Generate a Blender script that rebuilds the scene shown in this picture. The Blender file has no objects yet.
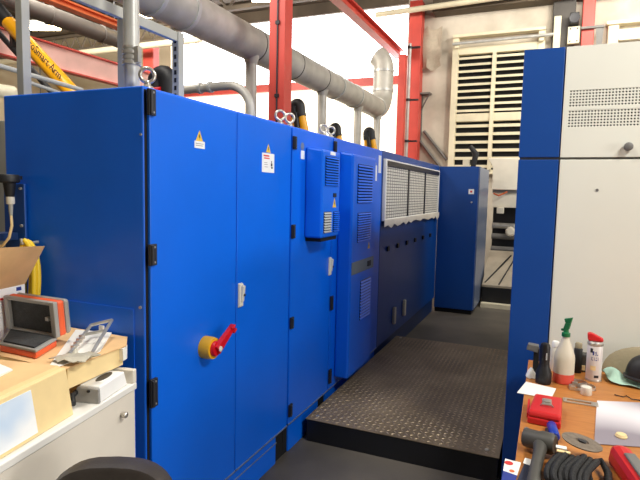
import bpy, bmesh, math, random
from mathutils import Vector, Matrix
random.seed(7)
PI = math.pi
S = bpy.context.scene
COL = S.collection

# ------------------------------------------------------------------ materials
def lin(c):
    return tuple(((v/255)/12.92 if v/255 <= .04045 else ((v/255+.055)/1.055)**2.4) for v in c) + (1,)

def mat(name, rgb, rough=.5, metal=0, var=.06, scale=6, bump=0, bscale=80, rgb2=None, coat=0, spec=None, alpha=None, trans=None, detail=4, stretch=None):
    m = bpy.data.materials.new(name); m.use_nodes = True
    nt = m.node_tree; b = nt.nodes['Principled BSDF']
    b.inputs['Roughness'].default_value = rough; b.inputs['Metallic'].default_value = metal
    if coat: b.inputs['Coat Weight'].default_value = coat; b.inputs['Coat Roughness'].default_value = .15
    if spec is not None: b.inputs['Specular IOR Level'].default_value = spec
    if trans: b.inputs['Transmission Weight'].default_value = trans
    tc = nt.nodes.new('ShaderNodeTexCoord'); vec = tc.outputs['Object']
    if stretch:
        mp = nt.nodes.new('ShaderNodeMapping'); mp.inputs['Scale'].default_value = stretch
        nt.links.new(vec, mp.inputs[0]); vec = mp.outputs[0]
    n = nt.nodes.new('ShaderNodeTexNoise'); n.inputs['Scale'].default_value = scale; n.inputs['Detail'].default_value = detail
    nt.links.new(vec, n.inputs['Vector'])
    r = nt.nodes.new('ShaderNodeValToRGB'); a = lin(rgb)
    if rgb2: c0, c1 = a, lin(rgb2)
    else:
        c0 = tuple(v*(1-var) for v in a[:3])+(1,); c1 = tuple(min(1, v*(1+var)) for v in a[:3])+(1,)
    r.color_ramp.elements[0].position = .35; r.color_ramp.elements[1].position = .65
    r.color_ramp.elements[0].color = c0; r.color_ramp.elements[1].color = c1
    nt.links.new(n.outputs['Fac'], r.inputs['Fac']); nt.links.new(r.outputs['Color'], b.inputs['Base Color'])
    if bump:
        n2 = nt.nodes.new('ShaderNodeTexNoise'); n2.inputs['Scale'].default_value = bscale
        nt.links.new(vec, n2.inputs['Vector'])
        bp = nt.nodes.new('ShaderNodeBump'); bp.inputs['Strength'].default_value = bump; bp.inputs['Distance'].default_value = .01
        nt.links.new(n2.outputs['Fac'], bp.inputs['Height']); nt.links.new(bp.outputs['Normal'], b.inputs['Normal'])
    return m

def emis(name, rgb, strength):
    m = bpy.data.materials.new(name); m.use_nodes = True
    nt = m.node_tree; b = nt.nodes['Principled BSDF']
    b.inputs['Base Color'].default_value = lin(rgb)
    b.inputs['Emission Color'].default_value = lin(rgb); b.inputs['Emission Strength'].default_value = strength
    return m

M = dict(
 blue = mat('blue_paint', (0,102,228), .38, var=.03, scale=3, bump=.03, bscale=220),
 dblue = mat('dark_blue_paint_and_shade', (6,68,146), .42, var=.03, scale=3, bump=.03, bscale=220),
 navy = mat('navy_metal', (18,50,100), .45),
 fblue = mat('grey_blue_metal', (120,135,165), .35, metal=.3),
 white = mat('cream_white_panel', (230,229,216), .45, var=.02, scale=2),
 wseam = mat('seam_grey', (110,108,104), .5),
 black = mat('black_rubber', (22,22,24), .55, var=.15, scale=30),
 bmetal = mat('black_metal', (18,19,22), .45, var=.15),
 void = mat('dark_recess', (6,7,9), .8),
 hinge = mat('hinge_grey', (48,48,52), .45, metal=.3),
 tread = mat('tread_steel', (150,132,106), .5, metal=.2, rgb2=(118,103,82), scale=3, bump=.1, bscale=60),
 treadtop = mat('tread_worn_steel', (190,170,140), .42, metal=.35, rgb2=(150,132,106), scale=5),
 floor = mat('floor_concrete', (106,99,88), .55, rgb2=(84,79,71), scale=2.2, bump=.08, bscale=40, detail=8),
 conc = mat('stained_concrete', (222,213,196), .85, rgb2=(178,167,150), scale=1.1, bump=.2, bscale=8, detail=10),
 cream = mat('cream_paint', (230,220,190), .6, var=.06, scale=4),
 creamwall = mat('cream_wall', (226,212,182), .8, rgb2=(206,190,158), scale=.7, detail=8),
 ceil = mat('ceiling_sheet', (96,84,70), .85, rgb2=(70,62,52), scale=1.5, detail=8),
 girder = mat('brown_girder', (112,100,84), .8, rgb2=(88,78,66), scale=1.5, detail=8),
 red = mat('red_steel_paint', (206,74,62), .45, var=.08, scale=3),
 pink = mat('lamp_paled_red_steel', (240,196,184), .5, var=.08, scale=3),  # pale web colour puts the lamp's glare onto a red beam
 orange = mat('orange_steel_paint', (222,112,62), .5, var=.1, scale=3),
 galv = mat('galvanised_steel', (200,200,195), .38, metal=.25, rgb2=(176,176,172), scale=7),
 duct = mat('duct_steel', (192,188,178), .45, metal=.15, rgb2=(172,168,158), scale=5),
 dduct = mat('dark_duct_steel', (74,70,66), .55, metal=.2, var=.1),
 gsteel = mat('grey_steel_paint', (168,168,160), .45, var=.06),
 lgrey = mat('light_grey_panel', (176,178,176), .5, var=.04),
 yellow = mat('yellow_paint', (238,170,16), .4, var=.05),
 yhose = mat('yellow_hose', (226,190,40), .45, var=.1),
 swyellow = mat('switch_yellow', (236,178,30), .4),
 swred = mat('switch_red', (206,18,32), .35),
 wplastic = mat('white_plastic', (226,222,208), .4, var=.02),
 sticker = mat('white_sticker', (236,238,240), .5, var=.02),
 styellow = mat('sticker_yellow', (232,190,70), .5),
 redink = mat('red_ink', (214,60,56), .6), blackink = mat('black_ink', (36,36,44), .6), blueink = mat('blue_ink', (44,60,140), .6), greyink = mat('grey_ink', (150,150,156), .6),
 steel = mat('bright_steel', (190,188,182), .3, metal=.6, var=.1, scale=15),
 silver = mat('silver_metal', (205,200,190), .3, metal=.8, var=.1),
 grey_band = mat('grey_band_paint', (118,128,132), .5),
 filtergrid = mat('filter_grid', (80,82,86), .6),
 fabric = mat('filter_white', (226,224,216), .8, var=.06, scale=20),
 gfabric = mat('filter_tan', (186,174,154), .8, var=.06, scale=20),
 paper = mat('white_paper', (240,238,230), .8, var=.02),
 foam = mat('torn_white_foam', (228,220,204), .9, var=.05, bump=.4, bscale=40),
 card = mat('tan_cardboard', (232,190,136), .8, var=.06, scale=9),
 lcard = mat('pale_cardboard', (238,212,156), .8, var=.05, scale=9),
 wcard = mat('white_card', (238,238,236), .7, var=.03),
 corange = mat('orange_plastic', (232,96,52), .45, var=.04),
 cgrey = mat('case_grey_plastic', (150,148,144), .5, var=.05),
 cdark = mat('case_foam', (50,52,54), .8, var=.2, scale=40, bump=.3, bscale=120),
 bench = mat('bench_grey_paint', (226,218,204), .55, var=.03),
 benchtop = mat('bench_white_top', (232,230,224), .5, var=.03),
 bagp = mat('clear_bag_plastic', (196,190,172), .3, var=.1),
 chair = mat('chair_brown_plastic', (52,46,42), .5, var=.15, scale=12, bump=.1),
 wood = mat('orange_beech_laminate', (192,126,62), .42, rgb2=(178,112,52), scale=9, stretch=(1,7,1)),
 woodedge = mat('desk_edge', (150,90,44), .5),
 redcase = mat('red_case_plastic', (204,36,38), .4, var=.05),
 tblue = mat('blue_plastic', (24,58,160), .35),
 green = mat('green_plastic', (14,110,62), .4),
 translucent = mat('milky_plastic', (226,218,198), .4, var=.03, trans=.15),
 redliq = mat('red_liquid_band', (222,86,70), .4, var=.1),
 aero = mat('aerosol_white', (226,222,220), .35, metal=.1),
 redcap = mat('red_cap', (208,32,36), .35),
 tooldk = mat('tool_grey_plastic', (74,72,66), .55, var=.1, scale=20),
 gtool = mat('glove_black', (21,21,22), .7, var=.3, scale=30, bump=.3),
 mint = mat('mint_cloth', (186,222,202), .9, var=.1, scale=12, bump=.3, bscale=30),
 olive = mat('olive_cloth', (150,138,110), .9, var=.1, scale=12, bump=.2),
 disc = mat('grinding_disc', (118,106,92), .8, var=.15, scale=60, bump=.3),
 hood = mat('hood_cream', (248,240,220), .5, var=.03),
 ramp = mat('ramp_grey', (172,160,140), .6, var=.1),
 redtool = mat('red_tool_plastic', (198,34,36), .4, var=.05),
 win = emis('window_daylight', (250,252,255), 6.0),
 lowglow = emis('glowing_wall_panel', (255,248,230), 1.15),
 lamp = emis('lamp_tube', (255,226,170), 16.0),
)
# blurred white document: soft grey mottling of the print
def doc_mat():
    m = mat('printed_sheet', (232,226,228), .8, rgb2=(146,138,146), scale=3, detail=0)
    return m
M['doc'] = doc_mat()

# ------------------------------------------------------------------ mesh builder
class MB:
    def __init__(s): s.bm = bmesh.new(); s.T = Matrix()
    def _v(s, p): return s.bm.verts.new(s.T @ Vector(p))
    def _f(s, vs):
        try: return s.bm.faces.new(vs)
        except ValueError: return None
    def box(s, x0, x1, y0, y1, z0, z1):
        v = [s._v((x, y, z)) for z in (z0, z1) for x, y in ((x0,y0),(x1,y0),(x1,y1),(x0,y1))]
        for f in ((3,2,1,0),(4,5,6,7),(0,1,5,4),(1,2,6,5),(2,3,7,6),(3,0,4,7)): s._f([v[i] for i in f])
        return s
    def hexa(s, bot, top):
        v = [s._v(p) for p in list(bot)+list(top)]; n = len(bot)
        s._f(v[:n][::-1]); s._f(v[n:])
        for i in range(n): s._f([v[i], v[(i+1)%n], v[n+(i+1)%n], v[n+i]])
        return s
    def cbox(s, c, dx, dy, dz): return s.box(c[0]-dx/2, c[0]+dx/2, c[1]-dy/2, c[1]+dy/2, c[2]-dz/2, c[2]+dz/2)
    def ring(s, c, ax, up, r, n, r2=None):
        ax = Vector(ax).normalized(); u = Vector(up); u = (u-ax*u.dot(ax)).normalized(); w = ax.cross(u)
        return [s._v(Vector(c)+u*math.cos(2*PI*i/n)*r+w*math.sin(2*PI*i/n)*(r2 or r)) for i in range(n)]
    def tube(s, pts, r, n=12, cap=True, closed=False):
        pts = [Vector(p) for p in pts]; rs = r if isinstance(r, (list, tuple)) else [r]*len(pts)
        rings = []; up = None
        for i, p in enumerate(pts):
            if closed: d = pts[(i+1)%len(pts)]-pts[i-1]
            else: d = pts[min(i+1, len(pts)-1)]-pts[max(i-1, 0)]
            d.normalize()
            if up is None:
                up = Vector((0,0,1)) if abs(d.z) < .9 else Vector((1,0,0))
            up = (up-d*up.dot(d)).normalized()
            rings.append(s.ring(p, d, up, rs[i], n))
        m = len(rings)
        for i in range(m if closed else m-1):
            a, b = rings[i], rings[(i+1)%m]
            for k in range(n): s._f([a[k], a[(k+1)%n], b[(k+1)%n], b[k]])
        if cap and not closed: s._f(rings[0][::-1]); s._f(rings[-1])
        return s
    def lathe(s, base, prof, axis=(0,0,1), n=24, cap=True):
        ax = Vector(axis).normalized(); up = Vector((1,0,0)) if abs(ax.x) < .9 else Vector((0,1,0))
        rings = [s.ring(Vector(base)+ax*h, ax, up, max(r, .0004), n) for r, h in prof]
        for a, b in zip(rings, rings[1:]):
            for k in range(n): s._f([a[k], a[(k+1)%n], b[(k+1)%n], b[k]])
        if cap: s._f(rings[0][::-1]); s._f(rings[-1])
        return s
    def prism(s, poly, d):
        d = Vector(d); a = [s._v(p) for p in poly]; b = [s._v(Vector(p)+d) for p in poly]; n = len(a)
        s._f(a[::-1]); s._f(b)
        for i in range(n): s._f([a[i], a[(i+1)%n], b[(i+1)%n], b[i]])
        return s
    def sheet(s, grid, th):
        # grid of points -> thin closed sheet of thickness th (down)
        R, C = len(grid), len(grid[0])
        t = [[s._v(p) for p in row] for row in grid]
        b = [[s._v(Vector(p)-Vector((0,0,th))) for p in row] for row in grid]
        for i in range(R-1):
            for j in range(C-1):
                s._f([t[i][j], t[i][j+1], t[i+1][j+1], t[i+1][j]]); s._f([b[i][j], b[i+1][j], b[i+1][j+1], b[i][j+1]])
        for i in range(R-1):
            s._f([t[i][0], t[i+1][0], b[i+1][0], b[i][0]]); s._f([t[i][-1], b[i][-1], b[i+1][-1], t[i+1][-1]])
        for j in range(C-1):
            s._f([t[0][j], b[0][j], b[0][j+1], t[0][j+1]]); s._f([t[-1][j], t[-1][j+1], b[-1][j+1], b[-1][j]])
        return s
    def build(s, name, m, parent=None, bevel=0, smooth=False, sub=0):
        off = Vector()
        q = parent
        while q is not None: off += q.location; q = q.parent
        me = bpy.data.meshes.new(name)
        bmesh.ops.recalc_face_normals(s.bm, faces=s.bm.faces[:])
        if parent is None:
            cs = [v.co for v in s.bm.verts]
            org = Vector(((min(c.x for c in cs)+max(c.x for c in cs))/2, (min(c.y for c in cs)+max(c.y for c in cs))/2, min(c.z for c in cs)))
        else: org = off
        for v in s.bm.verts: v.co -= org
        if smooth:
            for f in s.bm.faces: f.smooth = True
            for e in s.bm.edges:
                if len(e.link_faces) == 2 and e.calc_face_angle(0) > .7: e.smooth = False
        s.bm.to_mesh(me); s.bm.free()
        me.materials.append(M[m] if isinstance(m, str) else m)
        o = bpy.data.objects.new(name, me); COL.objects.link(o)
        if parent is None: o.location = org
        else: o.parent = parent
        if bevel:
            b = o.modifiers.new('bevel', 'BEVEL'); b.width = bevel; b.segments = 2; b.limit_method = 'ANGLE'; b.angle_limit = .6
        if sub:
            d = o.modifiers.new('sub', 'SUBSURF'); d.levels = d.render_levels = sub
        return o

def tag(o, label=None, cat=None, group=None, kind=None):
    if label: o['label'] = label
    if cat: o['category'] = cat
    if group: o['group'] = group
    if kind: o['kind'] = kind
    return o
def thing(name, loc, label, cat, group=None):
    o = bpy.data.objects.new(name, None); COL.objects.link(o); o.location = loc; o.empty_display_size = .05
    return tag(o, label, cat, group)
def struct(name, b, m, **k): return tag(b.build(name, m, **k), kind='structure')
def kids(o): return [c for c in bpy.data.objects if c.parent == o]
def dup(root, delta, label):
    r = root.copy(); COL.objects.link(r); r.location = root.location+Vector(delta); r['label'] = label
    for ch in kids(root):
        c = ch.copy(); COL.objects.link(c); c.parent = r
        for g in kids(ch):
            d = g.copy(); COL.objects.link(d); d.parent = c
    return r
def text(name, body, size, m, parent, loc, rot, ext=.001, sx=1):
    cu = bpy.data.curves.new(name, 'FONT'); cu.body = body; cu.size = size; cu.extrude = ext; cu.align_x = 'LEFT'
    t = bpy.data.objects.new(name+'_source', cu); COL.objects.link(t); bpy.context.view_layer.update()
    me = bpy.data.meshes.new_from_object(t.evaluated_get(bpy.context.evaluated_depsgraph_get()))
    bpy.data.objects.remove(t); bpy.data.curves.remove(cu); me.materials.clear(); me.materials.append(M[m])
    o = bpy.data.objects.new(name, me); COL.objects.link(o)
    off = Vector(); q = parent
    while q is not None: off += q.location; q = q.parent
    o.parent = parent; o.location = Vector(loc)-off; o.rotation_euler = rot; o.scale = (sx, 1, 1)
    return o
def arc(c, a, b, r, t0, t1, n=10):
    a, b = Vector(a), Vector(b)
    return [Vector(c)+a*r*math.cos(t0+(t1-t0)*i/n)+b*r*math.sin(t0+(t1-t0)*i/n) for i in range(n+1)]

# ------------------------------------------------------------------ camera
cam = bpy.data.cameras.new('camera'); co = bpy.data.objects.new('camera', cam); COL.objects.link(co)
R3 = Matrix(((0.91785, -0.05552, 0.39302), (0.39636, 0.07548, -0.91499), (0.02113, 0.99560, 0.09128)))
co.matrix_world = Matrix.Translation((0, 0, 1.6)) @ R3.to_4x4()
cam.sensor_width = 36; cam.lens = 530.957/640*36; cam.clip_start = .05; cam.clip_end = 100
S.camera = co

# ------------------------------------------------------------------ setting
XL, XR, YN, YB, ZC = -13.5, 8.0, -6.0, 11.0, 5.75
struct('floor', MB().box(XL-.2, XR+.2, YN-.2, YB+.2, -.2, 0), 'floor')
struct('ceiling', MB().box(XL-.2, XR+.2, YN-.2, YB+.2, ZC, ZC+.2), 'ceil')
struct('wall_left', MB().box(XL-.2, XL, YN, YB, 0, ZC), 'creamwall')
struct('wall_right', MB().box(XR, XR+.2, YN, YB, 0, ZC), 'creamwall')
struct('wall_front', MB().box(XL, XR, YN-.2, YN, 0, ZC), 'creamwall')
struct('wall_back', MB().box(-2.86, XR, YB, YB+.2, 0, ZC), 'conc')
WZ = 3.95
struct('wall_back_low', MB().box(XL, -2.86, YB+.02, YB+.2, 0, 2.0), 'creamwall')
# lower row of cream wall panels whose brightness is put in as a glow, and upper row of daylight windows, split by red posts
xs = [-2.86, -4.9, -6.9, -8.9]
for i in range(3):
    x1, x0 = xs[i], xs[i+1]
    struct('window_%d' % (i+1), MB().box(x0+.004, x1-.004, YB+.08, YB+.12, WZ+.08, 5.45), 'win')
    struct('window_%d' % (i+4), MB().box(x0+.004, x1-.004, YB+.08, YB+.12, 2.0, WZ-.08), 'lowglow')
struct('wall_back_far', MB().box(XL, -8.9, YB+.02, YB+.2, 2.0, ZC), 'creamwall')
struct('trim_1', MB().box(-8.9, -2.86, YB-.02, YB+.12, WZ-.08, WZ+.08), 'red')
struct('trim_2', MB().box(-8.9, -2.86, YB, YB+.14, 5.45, ZC), 'girder')
struct('trim_3', MB().box(-2.3, 3.0, YB-.35, YB, 5.12, ZC), 'girder')
for i, y in enumerate((1.5, 4.2, 6.9, 9.6)):
    b = MB().box(XL, -1.2, y-.06, y+.06, ZC-.5, ZC-.42).box(XL, -1.2, y-.06, y+.06, ZC-.1, ZC)
    x = XL+.2
    while x < -1.8:
        b.tube([(x, y, ZC-.46), (x+.35, y, ZC-.06)], .03, 6); b.tube([(x+.35, y, ZC-.06), (x+.7, y, ZC-.46)], .03, 6); x += .7
    struct('trim_%d' % (i+4), b, 'girder')
# corrugation of the roof sheeting
b = MB(); y = YN+.3
while y < YB: b.box(XL, XR, y, y+.12, ZC-.05, ZC); y += .45
struct('trim_8', b, 'ceil')

# ------------------------------------------------------------------ main row of blue cabinets
XF = -1.373; ZT = 1.972; XBK = -2.135
def hinge(parent, y, z0, z1, x=XF):
    c = (z0+z1)/2; z0 = c-(c-z0)*1.25; z1 = c+(z1-c)*1.25
    h = MB().box(x, x+.012, y-.02, y+.018, z0, z1).tube([(x+.016, y-.012, z0+.004), (x+.016, y-.012, z1-.004)], .007, 8).build('hinge', 'hinge', parent, bevel=.002)
    MB().tube([(x+.011, y+.004, z0+.012), (x+.0145, y+.004, z0+.012)], .004, 8).tube([(x+.011, y+.004, z1-.012), (x+.0145, y+.004, z1-.012)], .004, 8).build('screw', 'steel', h)
def door(parent, y0, y1, z0=.196, z1=1.962):
    d = MB().box(-1.388, XF, y0, y1, z0, z1).build('door', 'blue', parent, bevel=.004)
    MB().box(XF-.002, XF+.004, y0, y1, z0-.004, z0+.003).build('door_edge', 'fblue', d)
    return d
def handle(parent, y, z0, z1):
    h = MB().hexa([(XF, y-.022, z0), (XF+.014, y-.018, z0+.008), (XF+.014, y+.012, z0+.008), (XF, y+.016, z0)],
              [(XF, y-.022, z1), (XF+.014, y-.018, z1-.006), (XF+.014, y+.012, z1-.006), (XF, y+.016, z1)])
    h.hexa([(XF+.012, y-.014, z0+.03), (XF+.02, y-.012, z0+.03), (XF+.02, y+.008, z0+.03), (XF+.012, y+.01, z0+.03)], [(XF+.012, y-.014, z1-.01), (XF+.03, y-.012, z1-.014), (XF+.03, y+.008, z1-.014), (XF+.012, y+.01, z1-.01)])
    h = h.build('door_handle', 'wplastic', parent, bevel=.004)
    MB().tube([(XF+.029, y-.002, z0+.065), (XF+.032, y-.002, z0+.065)], .006, 10).build('keyhole', 'blackink', h)
def triangle(parent, y, z0, w, h, x=XF):
    t = MB().prism([(x, y-w/2, z0), (x, y+w/2, z0), (x, y, z0+h)], (.0012, 0, 0)).build('warning_triangle', 'styellow', parent)
    MB().prism([(x+.0012, y-.003, z0+h*.62), (x+.0012, y+.004, z0+h*.62), (x+.0012, y+.001, z0+h*.42), (x+.0012, y+.006, z0+h*.42), (x+.0012, y-.001, z0+h*.12), (x+.0012, y+.001, z0+h*.34), (x+.0012, y-.005, z0+h*.34)], (.0006, 0, 0)).build('lightning_mark', 'blackink', t)

# unit nearest the camera, with the main switch
u = thing('switch_cabinet', (-1.76, 2.16, 0), 'tall blue switch cabinet nearest the camera, with yellow and red main switch', 'cabinet')
MB().box(XBK, -1.389, 1.561, 2.757, .19, ZT).build('body', 'blue', u, bevel=.006)
MB().box(XBK, -1.395, 1.575, 2.655, 0, .19).build('plinth', 'blue', u, bevel=.003)
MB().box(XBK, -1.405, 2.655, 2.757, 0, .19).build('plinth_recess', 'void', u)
MB().box(-1.396, -1.391, 2.0, 2.655, .125, .13).build('plinth_seam', 'fblue', u)
sp = MB().box(-1.79, -1.44, 1.558, 1.561, .22, 1.135).build('side_panel', 'blue', u, bevel=.001)
MB().tube([(-1.408, 1.556, 1.145), (-1.408, 1.561, 1.145)], .006, 10).tube([(-1.408, 1.556, .3), (-1.408, 1.561, .3)], .006, 10).build('screw', 'steel', sp)
MB().tube([(-1.398, 1.557, 1.795), (-1.398, 1.562, 1.795)], .005, 10).build('screw', 'steel', u)
MB().box(-1.3895, -1.386, 1.567, 1.5775, .2, 1.96).build('dark_gap_strip', 'void', u)  # near-black strip painting the shade in the gap beside the first door
d1 = door(u, 1.578, 2.176); d2 = door(u, 2.183, 2.75)
for z0, z1 in ((1.895, 1.962), (1.315, 1.38), (.765, .855)): hinge(d1, 1.583, z0-(.02 if z0 > 1.8 else 0), z1-(.01 if z0 > 1.8 else 0))
handle(d2, 2.213, 1.022, 1.146)
triangle(d1, 1.882, 1.80, .05, .045)
l = MB().box(XF, XF+.0012, 1.848, 1.92, 1.77, 1.80).build('warning_label', 'sticker', d1)
MB().box(XF+.0012, XF+.0016, 1.856, 1.91, 1.788, 1.791).box(XF+.0012, XF+.0016, 1.856, 1.905, 1.78, 1.783).build('label_text', 'greyink', l)
triangle(d2, 2.482, 1.797, .05, .046)
l = MB().box(XF, XF+.0012, 2.416, 2.548, 1.693, 1.793).build('notice_label', 'sticker', d2)
MB().box(XF+.0012, XF+.0016, 2.43, 2.492, 1.775, 1.783).box(XF+.0012, XF+.0016, 2.436, 2.495, 1.763, 1.77).build('red_text', 'redink', l)
MB().box(XF+.0012, XF+.0016, 2.44, 2.472, 1.742, 1.745).box(XF+.0012, XF+.0016, 2.44, 2.476, 1.732, 1.735).box(XF+.0012, XF+.0016, 2.442, 2.48, 1.72, 1.723).build('grey_text', 'greyink', l)
MB().box(XF+.0012, XF+.0016, 2.513, 2.522, 1.745, 1.755).box(XF+.0012, XF+.0016, 2.51, 2.527, 1.727, 1.743).box(XF+.0012, XF+.0016, 2.513, 2.53, 1.715, 1.724).build('figure_mark', 'blackink', l)
sw = MB().lathe((XF, 1.922, .9), [(.05, 0), (.05, .03), (.046, .052), (.03, .052)], axis=(1,0,0), n=28).build('main_switch', 'swyellow', d1, smooth=True)
MB().lathe((XF+.05, 1.922, .9), [(.034, 0), (.034, .012), (.03, .018)], axis=(1,0,0), n=24).build('switch_ring', 'swred', sw, smooth=True)
b = MB(); b.T = Matrix.Translation((XF+.058, 1.922, .9)) @ Matrix.Rotation(math.radians(30), 4, 'X')
b.hexa([(0,-.01,-.024), (.024,-.01,-.02), (.024,-.01,.02), (0,-.01,.024)][::1], [(0,.14,-.016), (.018,.14,-.013), (.018,.14,.013), (0,.14,.016)])
b.box(.0, .028, .118, .145, -.017, -.006).box(.0, .028, .118, .145, .006, .017)
MBL = b.build('switch_lever', 'swred', sw, bevel=.003)
MB().lathe((XF+.08, 1.924, .902), [(.012, 0), (.012, .005), (.008, .007)], axis=(1,0,0), n=18).build('switch_hub', 'wplastic', sw, smooth=True)

def eyebolt(y, x, label):
    e = thing('lifting_eye', (x, y, ZT), label, 'lifting eye', 'lifting eyes on the cabinet tops')
    MB().lathe((x, y, ZT), [(.022, 0), (.022, .008), (.012, .014), (.012, .022)], n=16).build('eye_base', 'silver', e, smooth=True)
    MB().tube(arc((x, y, ZT+.05), (.75, .66, 0), (0, 0, 1), .026, 0, 2*PI, 20)[:-1], .0075, 10, closed=True).build('eye_ring', 'silver', e, smooth=True)
eyebolt(1.622, -1.42, 'bright lifting eye on the near corner of the switch cabinet')
eyebolt(2.70, -1.42, 'lifting eye at the far end of the switch cabinet top, left of a touching pair')
eyebolt(2.82, -1.42, 'lifting eye at the near end of the middle cabinet top, right of a touching pair')
eyebolt(3.33, -1.42, 'lifting eye at the far end of the middle cabinet, above the small cooler')
eyebolt(3.46, -1.42, 'lifting eye at the near end of the cabinet behind the tall cooler')

# middle unit carrying the small cooler
u = thing('door_cabinet', (-1.76, 3.08, 0), 'narrow blue cabinet between switch cabinet and tall cooler, one door', 'cabinet')
MB().box(XBK, -1.389, 2.761, 3.394, .19, ZT).build('body', 'blue', u, bevel=.006)
MB().box(XBK, -1.395, 2.815, 3.27, 0, .19).build('plinth', 'blue', u, bevel=.003)
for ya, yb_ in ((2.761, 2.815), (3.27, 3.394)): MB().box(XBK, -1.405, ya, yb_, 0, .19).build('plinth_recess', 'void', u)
d3 = door(u, 2.769, 3.388)
for z0, z1 in ((1.845, 1.905), (1.33, 1.395), (.79, .845), (.25, .31)): hinge(d3, 2.787, z0, z1)
handle(d3, 3.372, 1.02, 1.15)
t = MB().box(XF, XF+.0012, 2.88, 2.93, 1.79, 1.84).build('label', 'sticker', d3)
MB().lathe((XF, 2.9, 1.865), [(.024, 0), (.024, .0012)], axis=(1,0,0), n=16).build('round_sticker', 'fblue', d3)

# third unit behind the tall cooler
u = thing('cooled_cabinet', (-1.76, 3.97, 0), 'blue cabinet with the tall floor-length cooler on its front', 'cabinet')
MB().box(XBK, -1.389, 3.398, 4.55, .19, ZT).build('body', 'blue', u, bevel=.006)
MB().box(XBK, -1.395, 3.40, 4.55, 0, .19).build('plinth', 'blue', u, bevel=.003)
d4 = door(u, 3.403, 4.545)
for z0, z1 in ((1.87, 1.935), (.78, .86), (.25, .33)): hinge(d4, 3.418, z0, z1)
MB().box(XF, XF+.0012, 4.30, 4.40, 1.70, 1.83).build('label', 'sticker', d4)
triangle(d4, 4.34, 1.835, .06, .055)
MB().box(XF, XF+.0012, 4.44, 4.515, 1.77, 1.92).build('label', 'sticker', d4)

def louvre(parent, x, y0, y1, z0, z1, n, m='blue'):
    g = MB().box(x-.0005, x+.002, y0, y1, z0, z1).build('vent_grille', 'void', parent)
    b = MB(); dz = (z1-z0)/n
    for i in range(n):
        zc = z0+(i+.5)*dz
        b.hexa([(x+.001, y0, zc+dz*.1), (x+.010, y0, zc-dz*.38), (x+.010, y1, zc-dz*.38), (x+.001, y1, zc+dz*.1)],
               [(x+.001, y0, zc+dz*.34), (x+.010, y0, zc-dz*.2), (x+.010, y1, zc-dz*.2), (x+.001, y1, zc+dz*.34)])
    b.build('louvre', m, g)
    return g
# small cooler
XC = -1.257
c = thing('cooling_unit', (-1.31, 3.09, 1.31), 'small blue louvred cooler hung on the middle cabinet door', 'cooler', 'louvred coolers on the cabinets')
MB().hexa([(XF+.0005, 2.945, 1.315), (XC, 2.945, 1.315), (XC, 3.24, 1.315), (XF+.0005, 3.24, 1.315)], [(XF+.0005, 2.945, 1.868), (XC, 2.945, 1.850), (XC, 3.24, 1.850), (XF+.0005, 3.24, 1.868)]).build('housing', 'blue', c, bevel=.012)
louvre(c, XC, 2.985, 3.20, 1.635, 1.815, 11); louvre(c, XC, 2.975, 3.09, 1.345, 1.475, 8, 'lgrey'); louvre(c, XC, 3.13, 3.22, 1.345, 1.475, 10)
MB().box(XC, XC+.003, 3.06, 3.14, 1.825, 1.845).build('rating_plate', 'sticker', c)
MB().box(XC, XC+.004, 3.12, 3.17, 1.565, 1.59).build('display', 'blackink', c)
triangle(c, 3.145, 1.50, .06, .06, XC)
MB().box(XF+.001, XC-.012, 2.965, 3.22, 1.293, 1.3145).build('air_outlet', 'void', c)
# tall cooler
XC = -1.264
c = thing('cooling_unit', (-1.32, 3.72, .2), 'tall blue cooler reaching almost to the floor, grey band at its middle', 'cooler', 'louvred coolers on the cabinets')
MB().hexa([(XF+.0005, 3.50, .255), (XC, 3.50, .255), (XC, 4.03, .255), (XF+.0005, 4.03, .255)], [(XF+.0005, 3.50, 1.885), (XC, 3.50, 1.862), (XC, 4.03, 1.862), (XF+.0005, 4.03, 1.885)]).build('housing', 'blue', c, bevel=.014)
louvre(c, XC, 3.60, 3.94, 1.52, 1.80, 13); louvre(c, XC, 3.62, 3.92, 1.235, 1.45, 12); louvre(c, XC, 3.72, 3.96, .64, .94, 13)
bd = MB().box(XC, XC+.006, 3.515, 4.015, 1.01, 1.10).build('grey_band', 'grey_band', c, bevel=.002)
MB().box(XC+.006, XC+.012, 3.86, 3.93, 1.035, 1.075).build('lock', 'blackink', bd)
triangle(c, 3.90, 1.17, .05, .05, XC)

# long unit with the filter frame
u = thing('filter_cabinet', (-1.76, 5.88, 0), 'long dark far section of the blue row with a framed filter bank', 'cabinet')
MB().box(XBK, -1.375, 4.556, 7.19, .19, ZT).build('body', 'dblue', u, bevel=.006)  # darker blue than its neighbours, putting the far row's shade into the colour
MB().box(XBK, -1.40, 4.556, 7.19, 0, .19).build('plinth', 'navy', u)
F0, F1 = 4.58, 7.06; FZ0, FZ1 = 1.345, 1.90
fr = MB().box(XF, XF+.03, F0, F0+.035, FZ0, FZ1).box(XF, XF+.03, F1-.05, F1, FZ0, FZ1).box(XF, XF+.03, F0+.035, F1-.05, FZ1-.015, FZ1).box(XF, XF+.03, F0+.035, F1-.05, FZ0, FZ0+.02).build('filter_frame', 'paper', u, bevel=.004)
MB().box(XF, XF+.034, F0+.035, F1-.05, FZ1-.06, FZ1-.015).build('top_rail', 'hinge', fr)
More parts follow.
